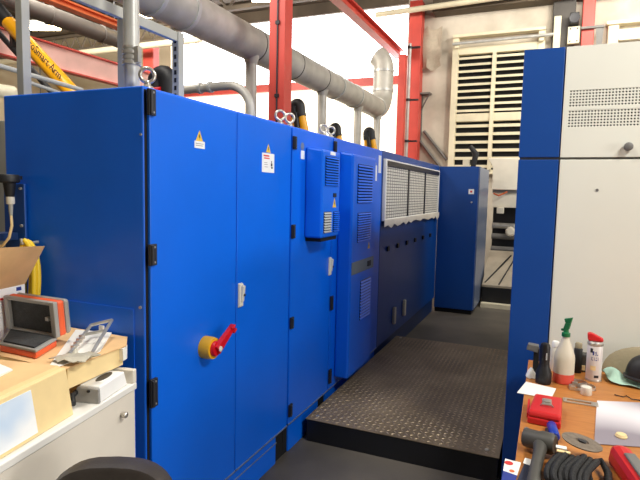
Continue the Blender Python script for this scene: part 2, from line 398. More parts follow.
def gridmat():
    m = bpy.data.materials.new('filter_mesh'); m.use_nodes = True; nt = m.node_tree; bs = nt.nodes['Principled BSDF']; bs.inputs['Roughness'].default_value = .7
    tc = nt.nodes.new('ShaderNodeTexCoord'); sp = nt.nodes.new('ShaderNodeSeparateXYZ'); nt.links.new(tc.outputs['Object'], sp.inputs[0])
    outs = []
    for ax, k in (('Y', .075), ('Z', .028)):
        d = nt.nodes.new('ShaderNodeMath'); d.operation = 'PINGPONG'; d.inputs[1].default_value = k/2; nt.links.new(sp.outputs[ax], d.inputs[0])
        c_ = nt.nodes.new('ShaderNodeMath'); c_.operation = 'LESS_THAN'; c_.inputs[1].default_value = .0052 if ax == 'Y' else .0032; nt.links.new(d.outputs[0], c_.inputs[0]); outs.append(c_)
    mx = nt.nodes.new('ShaderNodeMath'); mx.operation = 'MAXIMUM'; nt.links.new(outs[0].outputs[0], mx.inputs[0]); nt.links.new(outs[1].outputs[0], mx.inputs[1])
    r = nt.nodes.new('ShaderNodeMix'); r.data_type = 'RGBA'; r.inputs[6].default_value = lin((222,218,206)); r.inputs[7].default_value = lin((96,94,90))
    nt.links.new(mx.outputs[0], r.inputs[0]); nt.links.new(r.outputs[2], bs.inputs['Base Color'])
    return m
M['grid'] = gridmat()
w = (F1-F0-.1)/3
for i in range(3):
    y0 = F0+.05+i*w
    MB().box(XF, XF+.022, y0+.02, y0+w-.02, FZ0+.02, FZ1-.06).build('filter_panel', 'grid', u)
    if i: MB().box(XF, XF+.03, y0-.022, y0+.022, FZ0+.02, FZ1-.06).build('filter_mullion', 'bmetal', u)
g = []
for i in range(24):
    t_ = i/23; y = F0-.02+t_*(F1-F0+.04); dz = .03+.06*random.random()*(1 if t_ < .45 or t_ > .9 else .5)
    g.append((XF+.032, y, FZ0-dz))
top = [(XF+.032, F1+.03, FZ0+.012), (XF+.032, F0-.02, FZ0+.012)]
MB().prism(g+top, (.006, 0, 0)).build('torn_foam_strip', 'foam', u)
for y in (4.80, 5.15, 5.52, 5.90, 6.30, 6.72):
    k = MB().box(XF, XF+.016, y-.03, y+.03, 1.055, 1.10).build('latch', 'black', u, bevel=.004)
for y, z in ((5.05, .30), (5.45, .30)): MB().box(XF, XF+.03, y, y+.05, z, z+.17).build('pull_handle', 'cream', u, bevel=.008)

# end cabinet standing across the row
x1 = -.855
u = thing('end_cabinet', (-1.11, 7.7, 0), 'blue cabinet standing across the far end of the row, small white notice', 'cabinet')
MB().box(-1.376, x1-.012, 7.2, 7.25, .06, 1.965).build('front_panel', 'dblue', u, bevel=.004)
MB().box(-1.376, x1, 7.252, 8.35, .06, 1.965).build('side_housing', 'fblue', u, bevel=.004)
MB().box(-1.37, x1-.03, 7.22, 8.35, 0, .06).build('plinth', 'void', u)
l = MB().box(-.985, -.915, 7.198, 7.2, 1.605, 1.67).build('notice_label', 'sticker', u)
MB().box(-.965, -.937, 7.197, 7.198, 1.625, 1.65).build('red_mark', 'redink', l)
MB().lathe((-.94, 7.2, 1.50), [(.012, 0), (.012, .008)], axis=(0,-1,0), n=12).build('lock', 'silver', u)

# ------------------------------------------------------------------ tread platform
u = thing('tread_platform', (-.77, 4.1, 0), 'low black step platform with worn chequer plate top in the aisle', 'platform')
PX0, PX1, PY0, PY1, PZ = -1.36, -.178, 2.993, 5.19, .15
MB().box(PX0+.006, PX1-.006, PY0+.006, PY1-.006, 0, PZ-.006).build('skirt', 'bmetal', u)
tp = MB().box(PX0, PX1, PY0, PY1, PZ-.006, PZ).build('tread_plate', 'tread', u, bevel=.001)
b = MB(); p = .036; i = 0; y = PY0+.03
while y < PY1-.02:
    j = 0; x = PX0+.03
    while x < PX1-.02:
        a = PI/4 if (i+j) % 2 else -PI/4; ca, sa = math.cos(a), math.sin(a); L, W, h = .0165, .0055, .0028
        base = [(L,0),(0,W),(-L,0),(0,-W)]; tip = [(L*.5,0),(0,W*.5),(-L*.5,0),(0,-W*.5)]
        q = lambda uv, z: (x+uv[0]*ca-uv[1]*sa, y+uv[0]*sa+uv[1]*ca, z)
        bv = [b._v(q(t, PZ)) for t in base]; tv = [b._v(q(t, PZ+h)) for t in tip]
        b._f(tv)
        for k in range(4): b._f([bv[k], bv[(k+1)%4], tv[(k+1)%4], tv[k]])
        x += p; j += 1
    y += p; i += 1
b.build('raised_pattern', 'treadtop', tp)
for x, y in ((-1.30, 3.05), (-.25, 3.06), (-.25, 5.13), (-1.30, 5.13)):
    MB().lathe((x, y, PZ), [(.013, 0), (.013, .004), (.009, .007)], n=12).build('bolt', 'steel', u)

# ------------------------------------------------------------------ right-hand machine
RY = 2.95; RT = 2.335; RX0 = -.16; RS = .034; RZ = 1.79
u = thing('machine_housing', (.72, 4.1, 0), 'cream machine housing with blue edge panel behind the desk', 'machine')
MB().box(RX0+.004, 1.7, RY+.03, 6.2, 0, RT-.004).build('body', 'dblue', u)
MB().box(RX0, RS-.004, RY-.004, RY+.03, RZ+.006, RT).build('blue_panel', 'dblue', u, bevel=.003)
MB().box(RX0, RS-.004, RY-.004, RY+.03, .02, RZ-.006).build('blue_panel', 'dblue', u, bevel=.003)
MB().box(RX0+.01, 3.4, RY+.012, RY+.03, RZ-.008, RZ+.008).build('seam_strip', 'wseam', u)
lp = MB().box(RS+.002, 3.4, RY, RY+.03, .02, RZ-.006).build('lower_cover', 'white', u, bevel=.003)
# upper cover with two perforated strips of real holes
z_a0, z_a1 = (0.205, 2.950, 1.946)[2]-.004, (0.200, 2.950, 2.027)[2]
z_b0, z_b1 = (0.199, 2.950, 2.042)[2], (0.194, 2.950, 2.123)[2]
b = MB().box(RS+.002, 3.4, RY, RY+.03, RZ+.006, z_a0).box(RS+.002, 3.4, RY, RY+.03, z_a1, z_b0).box(RS+.002, 3.4, RY, RY+.03, z_b1, RT)
gx0 = RS+.026; pitch = (z_a1-z_a0)/6; ncol = 80; gx1 = gx0+ncol*pitch
for z0, z1 in ((z_a0, z_a1), (z_b0, z_b1)): b.box(RS+.002, gx0, RY, RY+.03, z0, z1).box(gx1, 3.4, RY, RY+.03, z0, z1)
up = b.build('upper_cover', 'white', u)
for z0 in (z_a0, z_b0):
    b = MB()
    for i in range(ncol):
        for j in range(6):
            cx, cz = gx0+(i+.5)*pitch, z0+(j+.5)*pitch; h = pitch/2; r = pitch*.33
            so = [(h,0),(h,h),(0,h),(-h,h),(-h,0),(-h,-h),(0,-h),(h,-h)]
            o_ = [b._v((cx+a_, RY+.001, cz+c_)) for a_, c_ in so]
            n_ = [b._v((cx+r*math.cos(k*PI/4), RY+.001, cz+r*math.sin(k*PI/4))) for k in range(8)]
            bk = [b._v((cx+r*math.cos(k*PI/4), RY+.012, cz+r*math.sin(k*PI/4))) for k in range(8)]
            for k in range(8):
                b._f([o_[k], o_[(k+1)%8], n_[(k+1)%8], n_[k]]); b._f([n_[k], n_[(k+1)%8], bk[(k+1)%8], bk[k]])
    pg = b.build('perforated_strip', 'white', up)
    MB().box(gx0, gx1, RY+.013, RY+.016, z0, z0+6*pitch).build('dark_backing', 'void', pg)
q = (0.330, 2.950, 1.843)
MB().lathe((q[0], RY, q[2]), [(.012, 0), (.012, .006), (.02, .01), (.02, .03), (.014, .034)], axis=(0,-1,0), n=18).build('knob', 'wseam', up, smooth=True)
q = (0.211, 2.950, 1.635)
MB().lathe((q[0], RY, q[2]), [(.007, 0), (.007, .003)], axis=(0,-1,0), n=12).build('screw', 'wseam', lp)

# ------------------------------------------------------------------ machine seen through the gap
u = thing('press_unit', (-.6, 9.2, 0), 'cream-hooded press unit seen through the gap beyond the end cabinet', 'machine')
a_, b_, c_ = (-0.924, 8.600, 2.165), (-0.503, 8.600, 2.163), (-0.507, 8.600, 1.682)
MB().prism([(max(a_[0]-.08, -.83), 8.6, c_[2]), (max(a_[0]-.08, -.83), 8.6, a_[2]-.14), (a_[0]+.02, 8.6, a_[2]), (.6, 8.6, a_[2]), (.6, 8.6, c_[2])], (0, 1.2, 0)).build('hood', 'hood', u, bevel=.01)
e1, e2 = (-0.884, 8.600, 1.644), (-0.493, 8.600, 1.410)
MB().box(-.82, .6, 8.66, 9.6, e2[2], c_[2]-.04).build('front_guard', 'hood', u, bevel=.01)
MB().box(-.82, .6, 8.63, 8.7, c_[2]-.045, c_[2]).build('guard_rail', 'wseam', u)
MB().tube([(-.80, 8.59, c_[2]-.06), (-.72, 8.57, c_[2]-.09), (-.6, 8.59, c_[2]-.03)], .012, 8).build('orange_cord', 'orange', u, smooth=True)
e3 = (-0.709, 8.600, 1.387)
MB().box(e3[0]-.03, e3[0]+.07, 8.56, 8.66, e2[2]-.09, e2[2]).build('sensor_box', 'hood', u, bevel=.005)
MB().box(-.82, .6, 8.9, 9.8, .05, e2[2]).build('dark_frame', 'black', u)
for z in (.75, .95, 1.12): MB().tube([(-.82, 8.82, z), (.6, 8.82, z)], .045, 14).build('roller', 'steel' if z > 1 else 'wseam', u, smooth=True)
q = (-0.532, 8.600, 1.041)
MB().lathe((q[0], 8.75, q[2]), [(.07, 0), (.075, .03), (.05, .06)], axis=(0,-1,0), n=16).build('wheel', 'hood', u, smooth=True)
MB().hexa([(-.83, 7.9, .28), (.3, 7.9, .28), (.3, 8.75, .70), (-.83, 8.75, .70)], [(-.83, 7.9, .31), (.3, 7.9, .31), (.3, 8.75, .73), (-.83, 8.75, .73)]).build('delivery_ramp', 'ramp', u)
MB().box(-.83, .3, 7.9, 8.7, 0, .27).build('ramp_base', 'black', u)
MB().tube([(-.80, 7.95, .33), (-.5, 8.6, .68)], .012, 8).tube([(-.6, 7.92, .33), (-.42, 8.6, .68)], .01, 8).build('ramp_guide', 'bmetal', u)
MB().box(-.83, .2, 7.78, 7.9, .0, .06).build('step_bar', 'cream', u)
u = thing('control_arm', (-1.05, 8.0, 1.965), 'black articulated arm standing on top of the end cabinet', 'arm')
q0, q1, q2 = (-1.035, 7.900, 2.007), (-1.002, 7.900, 2.177), (-1.090, 7.900, 2.291)
MB().lathe((q0[0], 7.9, 1.965), [(.05, 0), (.05, .03), (.02, .04)], n=14).build('arm_base', 'black', u)
MB().tube([(q0[0], 7.9, 1.99), (q1[0], 7.9, q1[2]), (q2[0], 7.9, q2[2])], [.035, .045, .03], 10).build('arm_tube', 'black', u, smooth=True)
MB().box(q0[0]-.14, q0[0]-.05, 7.85, 7.95, 1.966, 2.1).build('arm_box', 'cream', u, bevel=.006)

# ------------------------------------------------------------------ back wall fittings
LY = YB-.02
p0, p1 = (-1.843, 11.000, 4.640), (-1.733, 11.000, 2.127)
x0, x1 = -1.80, -.36; zt = p0[2]; zb = 2.0
u = thing('louvred_shutter', (-1.0, YB, 2.0), 'cream framed louvred shutter high on the stained back wall', 'shutter')
for xa in (x0-.12, x1): MB().box(xa, xa+.12, YB-.14, YB, zb, zt).build('side_frame', 'cream', u, bevel=.01)
zl1, zl0 = (-1.408, 11.000, 4.317)[2], (-1.355, 11.000, 3.182)[2]; zk1, zk0 = (-1.347, 11.000, 3.027)[2], (-1.308, 11.000, 2.186)[2]-.1
MB().box(x0-.12, x1+.12, YB-.18, YB, zt, zt+.06).build('head_board', 'cream', u, bevel=.01)
for za, zc_ in ((zl1, zl1+.14), (zk1, zl0), (zb, zk0)): MB().box(x0, x1, YB-.12, YB, za, zc_).build('rail', 'cream', u, bevel=.01)
MB().box(x0, x1, YB-.02, YB-.005, zk0, zl1).build('dark_opening', 'void', u)
xm_ = (-1.123, 11.000, 3.822)[0]
MB().box(xm_-.035, xm_+.035, YB-.15, YB-.02, zk0, zl0).box(xm_-.035, xm_+.035, YB-.15, YB-.02, zl0, zl1).build('mullion', 'cream', u)
b = MB()
for z0, z1, n in ((zl0, zl1, 9), (zk0, zk1, 6)):
    dz = (z1-z0)/n
    for i in range(n):
        z = z0+(i+.5)*dz
        b.hexa([(x0, YB-.11, z-dz*.24), (x1, YB-.11, z-dz*.24), (x1, YB-.03, z-.01), (x0, YB-.03, z-.01)], [(x0, YB-.11, z+dz*.12), (x1, YB-.11, z+dz*.12), (x1, YB-.03, z+.02), (x0, YB-.03, z+.02)])
b.build('louvre', 'cream', u)
def pipe(name, label, pts, r, m, cat='pipe', group=None, n=10):
    return tag(MB().tube(pts, r, n).build(name, m, smooth=True), label, cat, group)
z = (-1.025, 10.750, 4.501)[2]
u = thing('curtain_rail', (-.8, 10.75, z), 'thin steel rail running across the top of the louvred shutter', 'rail')
MB().tube([(-1.9, 10.75, z), (-.1, 10.75, z+.02)], .028, 10).build('rod', 'galv', u, smooth=True)
for x in (-1.82, -.30): MB().box(x-.04, x+.04, 10.77, YB-.18, z-.07, z+.07).build('bracket', 'cream', u)
q0, q1 = (-3.395, 10.500, 5.135), (-1.124, 10.500, 5.156)
pipe('wall_conduit', 'cream conduit along the eave above the louvred shutter', [q0, (q1[0]+2.5, 10.5, q1[2]+.1)], .055, 'cream')
# red posts of the back wall
q0 = (-2.647, 10.850, 3.489)
tag(MB().box(q0[0]-.12, q0[0]+.13, 10.72, 10.98, 0, 5.4).build('steel_column', 'red', bevel=.01), 'red steel column against the back wall left of the bare concrete', 'column')
q0 = (-2.750, 10.300, 3.404)
tag(MB().box(q0[0]-.07, q0[0]+.07, 10.2, 10.35, 0, 4.25).build('steel_post', 'red', bevel=.01), 'slim red post under the end of the red crane beam', 'post')
q0 = (-2.669, 10.450, 3.425)
u = thing('cable_pole', (q0[0], 10.45, 0), 'thin grey conduit between the slim red post and red column', 'conduit')
MB().tube([(q0[0], 10.45, 0), (q0[0], 10.45, 4.5)], .035, 10).build('tube', 'galv', u, smooth=True)
for z in (2.6, 3.4, 4.4): MB().tube([(q0[0], 10.45, z), (q0[0], 10.45, z+.05)], .05, 10).box(q0[0], q0[0]+.2, 10.44, 10.5, z+.01, z+.04).build('clamp', 'hinge', u)
q0 = (0.453, 10.850, 4.655)
tag(MB().box(q0[0]-.1, q0[0]+.1, 10.75, 10.98, 0, 5.7).build('steel_column', 'red', bevel=.01), 'red steel column on the back wall above the cream machine', 'column')
q0 = (0.083, 10.900, 4.618)
tag(MB().box(q0[0]-.22, q0[0]+.16, 10.85, 10.99, 0, 5.7).build('concrete_pier', 'dduct', bevel=.01), 'grey pier behind the cream junction box', 'pier')
tag(MB().box(q0[0]-.19, q0[0]-.07, 10.78, 10.85, 0, (-0.064, 10.850, 4.847)[2]).build('cable_duct', 'cream', bevel=.01), 'upright cream cable duct left of the junction box', 'cable duct')
a_, b_ = (0.130, 10.800, 4.323), (0.324, 10.800, 4.619)
u = thing('junction_box', ((a_[0]+b_[0])/2, 10.8, a_[2]), 'cream junction box below the dark loudspeaker', 'junction box')
MB().box(a_[0], b_[0], 10.72, 10.852, a_[2], b_[2]).build('box', 'cream', u, bevel=.01)
for dx, dz in ((.04, .04), (-.04, .04), (.04, -.04), (-.04, -.04)):
    x = a_[0]-dx if dx < 0 else b_[0]-dx; zz = a_[2]-dz if dz < 0 else b_[2]-dz
    MB().tube([(x, 10.714, zz), (x, 10.722, zz)], .014, 8).build('screw', 'hinge', u)
c_, d_ = (0.149, 10.700, 4.642), (0.299, 10.700, 4.833)
u = thing('loudspeaker', ((c_[0]+d_[0])/2, 10.75, c_[2]), 'small dark loudspeaker on the pier above the junction box', 'loudspeaker')
MB().box(c_[0], d_[0], 10.62, 10.85, c_[2], d_[2]).build('box', 'black', u, bevel=.01)
MB().lathe(((c_[0]+d_[0])/2, 10.62, (c_[2]+d_[2])/2), [(.09, 0), (.085, .012), (.03, .006)], axis=(0,-1,0), n=18).build('cone', 'hinge', u, smooth=True)
a_, b_ = (0.780, 10.900, 4.033), (0.743, 10.900, 4.623)
u = thing('window_surround', (1.9, 10.95, a_[2]), 'cream timber surround partly showing above the cream machine', 'frame')
MB().box(a_[0], a_[0]+.17, 10.86, 11, a_[2]-.6, b_[2]).build('upright', 'cream', u, bevel=.01)
MB().box(a_[0]+.17, 3.6, 10.88, 11, (1.055, 10.900, 4.354)[2], b_[2]-.08).build('panel', 'hood', u, bevel=.01)
MB().box(a_[0]-.03, 3.6, 10.82, 11, b_[2], b_[2]+.06).build('head', 'cream', u)
q0, q1 = (0.340, 10.700, 4.537), (0.698, 10.700, 4.570)
tag(MB().box(q0[0], q1[0], 10.68, 10.74, q1[2]-.02, q1[2]+.02).prism([(q1[0]-.12, 10.7, q1[2]-.02), (q1[0], 10.7, q1[2]-.02), (q1[0]-.02, 10.7, q1[2]-.45), (q1[0]-.09, 10.7, q1[2]-.45)], (0, .03, 0)).build('wall_bracket', 'wseam'), 'grey bracket arm crossing the red column above the machine', 'bracket')
# bracket and slanted cable runs low on the bare concrete
q0, q1 = (-2.539, 10.900, 3.592), (-2.317, 10.900, 3.640)
tag(MB().box(q0[0], q1[0], 10.8, 11, q0[2], q0[2]+.03).box(q0[0], q0[0]+.04, 10.95, 11, q0[2]-.9, q0[2]).tube([(q0[0]+.02, 10.95, q0[2]-.3), (q1[0]-.02, 10.84, q0[2])], .015, 6).build('wall_bracket', 'wseam'), 'thin steel wall bracket right of the red column', 'bracket')
q0, q1 = (-2.440, 10.950, 2.873), (-1.950, 10.950, 2.284)
pipe('slanted_pipe', 'upper of two dark pipes slanting down the bare concrete', [q0, q1], .03, 'wseam', group='slanting pipes on the back wall')
q0, q1 = (-2.515, 10.950, 2.673), (-2.063, 10.950, 2.123)
pipe('slanted_pipe', 'lower of two dark pipes slanting down the bare concrete', [q0, q1], .03, 'wseam', group='slanting pipes on the back wall')
q0 = (-2.255, 10.900, 4.574)
g = []
for i in range(7):
    row = []
    for j in range(5):
        row.append((q0[0]-.25+.09*j+random.uniform(-.02,.02), 10.93-.1*random.random(), q0[2]+.3-.13*i+.05*math.sin(j*2+i)))
    g.append(row)
tag(MB().sheet(g, .01).build('torn_sheeting', 'gfabric', smooth=True), 'torn grey sheeting hanging at the top of the bare concrete', 'sheeting')

# ------------------------------------------------------------------ near red column, beams, ducts
a_, b_ = (-2.436, 4.400, 2.267), (-2.279, 4.400, 2.261)
u = thing('steel_column', ((a_[0]+b_[0])/2, 4.5, 0), 'big red steel column rising behind the cabinets', 'column')
MB().box(a_[0], b_[0], 4.4, 4.415, 0, 5.75).box(a_[0], b_[0], 4.535, 4.55, 0, 5.75).box((a_[0]+b_[0])/2-.008, (a_[0]+b_[0])/2+.008, 4.415, 4.535, 0, 5.75).box(b_[0]-.012, b_[0], 4.415, 4.535, 0, 5.75).build('shaft', 'red', u)
xx = a_[0]+(b_[0]-a_[0])*.55
MB().tube([(xx, 4.393, 0), (xx, 4.393, 5.7)], .008, 6).build('cable', 'hinge', u)
for z in (2.45, 3.1, 3.9): MB().box(xx-.02, xx+.02, 4.385, 4.4, z, z+.03).build('cable_clip', 'hinge', u)
CB0, CB1 = 4.35, 4.52
u = thing('crane_beam', (-3.0, 7.5, 4.2), 'red crane beam running along the hall towards the back wall', 'beam')
MB().box(-3.08, -2.92, 3.2, 10.95, CB0, CB0+.03).box(-3.015, -2.985, 3.2, 10.95, CB0+.03, CB1-.03).box(-3.08, -2.92, 3.2, 10.95, CB1-.03, CB1).build('girder', 'red', u)
MB().box(-3.03, -2.97, 3.2, 10.95, CB1, CB1+.04).build('rail', 'wseam', u)
# main duct: straight run, elbow, riser
DX, DZ, DR = -2.9, 3.09, .168
u = thing('extraction_duct', (DX, 6.0, DZ), 'thick grey extraction duct running above the cabinets and turning up', 'duct')
ye = 9.15
MB().tube([(DX, .2, DZ), (DX, ye, DZ)], DR, 32).build('duct_run', 'duct', u, smooth=True)
MB().tube(arc((DX, ye, DZ+.36), (0,0,-1), (0,1,0), .36, 0, PI/2, 8), [DR+.0015*k for k in range(9)], 28).build('duct_elbow', 'duct', u, smooth=True)
MB().tube([(DX, ye+.36, DZ+.36), (DX, ye+.36, DZ+.74)]+arc((DX-.3, ye+.36, DZ+.74), (1,0,0), (0,0,1), .3, .2, .95, 5), DR+.013, 28).build('duct_riser', 'duct', u, smooth=True)
for y in (3.35, 3.75, 7.15, 7.95, ye): MB().tube([(DX, y-.02, DZ), (DX, y+.02, DZ)], DR+.012, 32).build('duct_collar', 'galv', u, smooth=True)
for z in (DZ+.36, DZ+.7): MB().tube([(DX, ye+.36, z-.02), (DX, ye+.36, z+.02)], DR+.024, 28).build('duct_collar', 'galv', u, smooth=True)
for y in (1.8, 2.6, 4.9, 5.8, 6.6): MB().tube([(DX, y-.006, DZ), (DX, y+.006, DZ)], DR+.004, 32).build('duct_seam', 'dduct', u, smooth=True)
yb = [(-2.880, 4.826, 2.621)[1], (-2.880, 6.679, 2.690)[1], (-2.880, 8.127, 2.587)[1], min(ye, (-2.880, 9.804, 2.590)[1])]
for y in yb:
    g = MB().tube([(DX+.02, y, 0), (DX+.02, y, DZ-DR*.9)], .058, 18).build('branch_pipe', 'duct', u, smooth=True)
    MB().tube([(DX+.02, y, DZ-DR*.9-.06), (DX+.02, y, DZ-DR*.5)], [.06, .10], 18).build('saddle', 'duct', g, smooth=True)
# grey hose coming from the frame and bending down
p0, p1, pe = (-3.085, 3.780, 2.432), (-2.474, 3.780, 2.448), (-2.254, 3.780, 2.226)
rr = pe[0]-p1[0]
pts = [p0, p1]+arc((p1[0], 3.78, p1[2]-rr), (0,0,1), (1,0,0), rr, 0, PI/2, 8)[1:]+[(pe[0], 3.78, 0)]
u = thing('air_pipe', (pe[0], 3.78, 0), 'grey bent pipe curving down behind the switch cabinet', 'pipe')
MB().tube(pts, .036, 16).build('pipe', 'duct', u, smooth=True)
for t in (.55, .72):
    c_ = Vector(p0).lerp(Vector(p1), t); MB().tube([c_-Vector((.014,0,0)), c_+Vector((.014,0,0))], .046, 16).build('clamp', 'galv', u, smooth=True)
# galvanised pipe on the switch cabinet
gx, gy = -1.53, 1.66
u = thing('galvanised_pipe', (gx, gy, ZT), 'shiny galvanised pipe rising from the switch cabinet top', 'pipe')
MB().tube([(gx, gy, ZT), (gx, gy, 5.6)], .03, 24).build('pipe', 'galv', u, smooth=True)
for z, r, h in ((2.075, .036, .012), (2.095, .035, .012), (2.115, .036, .012), (2.135, .034, .01)): MB().tube([(gx, gy, z), (gx, gy, z+h)], r, 24).build('clamp_ring', 'steel', u, smooth=True)
MB().box(gx+.03, gx+.05, gy-.02, gy, 2.08, 2.14).build('clamp_lug', 'steel', u)
# strut frame on top of the cabinets
fx = -1.66
u = thing('strut_frame', (fx, 1.9, ZT), 'grey steel strut frame standing on the switch cabinet behind the pipe', 'frame')
zc = 2.31; y1 = (-1.660, 2.108, 2.291)[1]
MB().box(fx-.012, fx+.012, .9, y1, zc-.022, zc+.022).build('top_channel', 'gsteel', u, bevel=.003)
MB().box(fx-.02, fx+.02, y1-.02, y1+.02, ZT, zc+.022).build('post', 'gsteel', u, bevel=.002)
b = MB(); z = ZT+.02
while z < zc-.02: b.box(fx-.006, fx+.006, y1-.0215, y1-.019, z, z+.02); z += .036
b.build('slot', 'void', u)
MB().box(fx-.02, fx+.02, 1.74, 1.78, ZT, zc-.02).build('post', 'gsteel', u, bevel=.002)
# square post on the left
q = (-2.237, 1.720, 2.003)
tag(MB().box(q[0]-.02, q[0]+.022, 1.72, 1.762, 0, 5.6).build('square_post', 'gsteel', bevel=.003), 'tall grey square post behind the left edge of the switch cabinet', 'post')
# handrails
q0, q1 = (-3.200, 2.261, 2.341), (-3.200, 2.960, 2.304)
pipe('handrail', 'upper thin pale handrail crossing the yellow arm', [(q0[0], q0[1], q0[2]), q1], .016, 'lgrey', 'handrail', 'handrails by the yellow arm')
q0, q1 = (-3.200, 2.518, 2.277), (-3.200, 2.767, 2.249)
pipe('handrail', 'lower thin pale handrail below the yellow arm', [q0, q1], .013, 'lgrey', 'handrail', 'handrails by the yellow arm')
q0, q1 = (-2.600, 1.812, 2.073), (-2.600, 1.957, 2.077)
pipe('cream_duct', 'short cream pipe left of the tall grey square post', [(q0[0], q0[1], 0), (q0[0], q0[1], q0[2]-.03), (q0[0], q0[1]+.03, q0[2]), q1], .035, 'cream')

# far-left overhead steel
def beam(name, label, x, y0, y1, z0, z1, m, cat='beam', w=.12):
    u = thing(name, (x, (y0+y1)/2, z0), label, cat)
    MB().box(x-.012, x+.012, y0, y1, z0+.02, z1-.02).build('web', m, u)
    MB().box(x-w/2, x+w/2, y0, y1, z1-.02, z1).build('top_flange', 'red' if m == 'pink' else m, u)
    MB().box(x-w/2, x+w/2, y0, y1, z0, z0+.02).build('bottom_flange', 'red' if m == 'pink' else m, u)
beam('crane_beam', 'red beam with lamp glare coloured into its web, behind the yellow arm', -6.0, 2.0, 7.2, 3.10, 3.42, 'pink')
beam('crane_beam', 'orange beam high on the left under the roof', -5.0, 2.0, 5.3, 3.54, 3.62, 'orange')
b = MB().tube([(-7.0, 2.0, 4.13), (-7.0, 7.5, 4.13)], .13, 22)
u = thing('air_duct', (-7.0, 6, 4.1), 'dull dark grey duct high on the left near the lamps', 'duct')
for y in (4.9, 7.2): MB().tube([(-7.0, y, 4.2), (-7.0, y, ZC)], .012, 6).build('hanger', 'hinge', u)
b.build('duct_run', 'dduct', u, smooth=True)
for y in (4.5, 5.9, 6.9): MB().tube([(-7.0, y-.02, 4.13), (-7.0, y+.02, 4.13)], .142, 22).build('duct_collar', 'dduct', u, smooth=True)
q0, q1 = (-10.381, 9.000, 4.532), (-7.137, 9.000, 4.554)
pipe('cross_pipe', 'cream pipe crossing the hall high behind the galvanised pipe', [(XL, 9.0, q0[2]), (q1[0]+.6, 9.0, q1[2])], .07, 'cream')
q0 = (-8.208, 9.400, 4.371)
tag(MB().box(q0[0]-.14, q0[0]+.14, 9.4, 9.6, 0, 4.75).build('steel_column', 'red', bevel=.01), 'distant red column between the galvanised pipe and strut frame', 'column')
q0 = (-10.300, 9.200, 4.439)
za = (-9.978, 9.200, 4.857)[2]; 
b = MB().box(-13.5, -7.2, 9.17, 9.23, za+.12, za+.18).box(-13.5, -7.2, 9.17, 9.23, za-.2, za-.14)
x = -13
while x < -7.4: b.tube([(x, 9.2, za-.16), (x+.17, 9.2, za+.14), (x+.34, 9.2, za-.16)], .02, 6); x += .34
struct('trim_9', b, 'girder')

# yellow suction arm with its lettering
A0, A1 = Vector((-5.358, 4.000, 3.311)), Vector((-4.500, 4.000, 2.571))
dv = (A1-A0).normalized(); pv = Vector((dv.z, 0, -dv.x))
if pv.z > 0: pv = -pv
u = thing('fume_extractor', A0, 'yellow suction arm with dark lettering slanting across the far left', 'suction arm', 'yellow fume extractors')
MB().tube([A0, A1+dv*1.2], .075, 24).build('arm_tube', 'yellow', u, smooth=True)
MB().tube([A0-dv*.5, A0-dv*.25, A0+dv*.02], [.085, .085, .08], 18).build('flexible_hose', 'black', u, smooth=True)
MB().tube([A0+pv*.17-dv*.3, A1+pv*.17+dv*1.2], .03, 12).build('support_bar', 'black', u, smooth=True)
for t in (.1, 1.5): MB().box(A0.x+dv.x*t-.02, A0.x+dv.x*t+.02, 3.97, 4.03, A0.z+dv.z*t-.2, A0.z+dv.z*t).build('bar_clamp', 'bmetal', u)
e_ = A1+dv*1.15
MB().tube([(e_.x, 4.0, 0), (e_.x, 4.0, e_.z)], .08, 16).build('stand_column', 'bmetal', u, smooth=True)
ang = math.atan2(dv.z, dv.x)
tq = Vector((-4.966, 3.920, 3.041))
text('lettering', 'roSmart Arm', .105, 'blackink', u, (tq.x-pv.x*-.005, 3.921, tq.z-.02), (PI/2, -ang, 0), .001, 1.0)
# three similar arms behind the cabinets
q = Vector((-2.387, 4.899, 2.440)); QY = q.y
u = thing('fume_extractor', (q.x, QY, q.z), 'black-elbowed yellow suction arm just right of the big red column', 'suction arm', 'yellow fume extractors')
MB().tube([(q.x-.03, QY, q.z-.1), (q.x-.035, QY, q.z-.02)]+arc((q.x, QY, q.z), (-1,0,0), (0,0,1), .035, 0, PI, 8)+[(q.x+.04, QY, q.z-.06), (q.x+.055, QY, q.z-.1)], .05, 14).build('hose_elbow', 'black', u, smooth=True)
MB().tube([(q.x-.03, QY, q.z-.08), (q.x+.0, QY, q.z-.9)], .04, 14).build('yellow_tube', 'yellow', u, smooth=True)
MB().tube([(q.x+.05, QY, q.z-.08), (q.x+.16, QY, q.z-.5)], .04, 14).build('yellow_tube', 'yellow', u, smooth=True)
MB().tube([(q.x+.02, QY, 0), (q.x+.02, QY, q.z-.85)], .06, 14).build('stand_column', 'bmetal', u, smooth=True)
MB().tube([(q.x+.0, QY-.03, q.z-.06), (q.x+.13, QY-.03, q.z-.9)], .03, 10).build('support_bar', 'bmetal', u, smooth=True)
q2 = Vector((-2.708, 6.737, 2.440)); q3 = Vector((-2.411, 7.296, 2.440))
dup(u, q2-q, 'black-elbowed yellow suction arm between two grey branch pipes'); dup(u, q3-q, 'smallest black-elbowed yellow suction arm, left of the elbow branch pipe')
# dark hose behind the near lifting eye
q = Vector((-2.407, 2.900, 2.329))
u = thing('suction_hose', (q.x, 2.9, q.z), 'fat black hose bend showing behind the near lifting eye', 'hose')
MB().tube([(q.x-.05, 2.9, 0), (q.x-.05, 2.9, q.z-.05)]+arc((q.x+.0, 2.9, q.z-.03), (-1,0,0), (0,0,1), .05, 0, PI, 8)+[(q.x+.05, 2.9, q.z-.6)], .062, 18).build('hose', 'black', u, smooth=True)
MB().tube([(q.x-.03, 2.84, q.z-.09), (q.x+.03, 2.84, q.z-.09)], .02, 10).build('red_clip', 'swred', u)

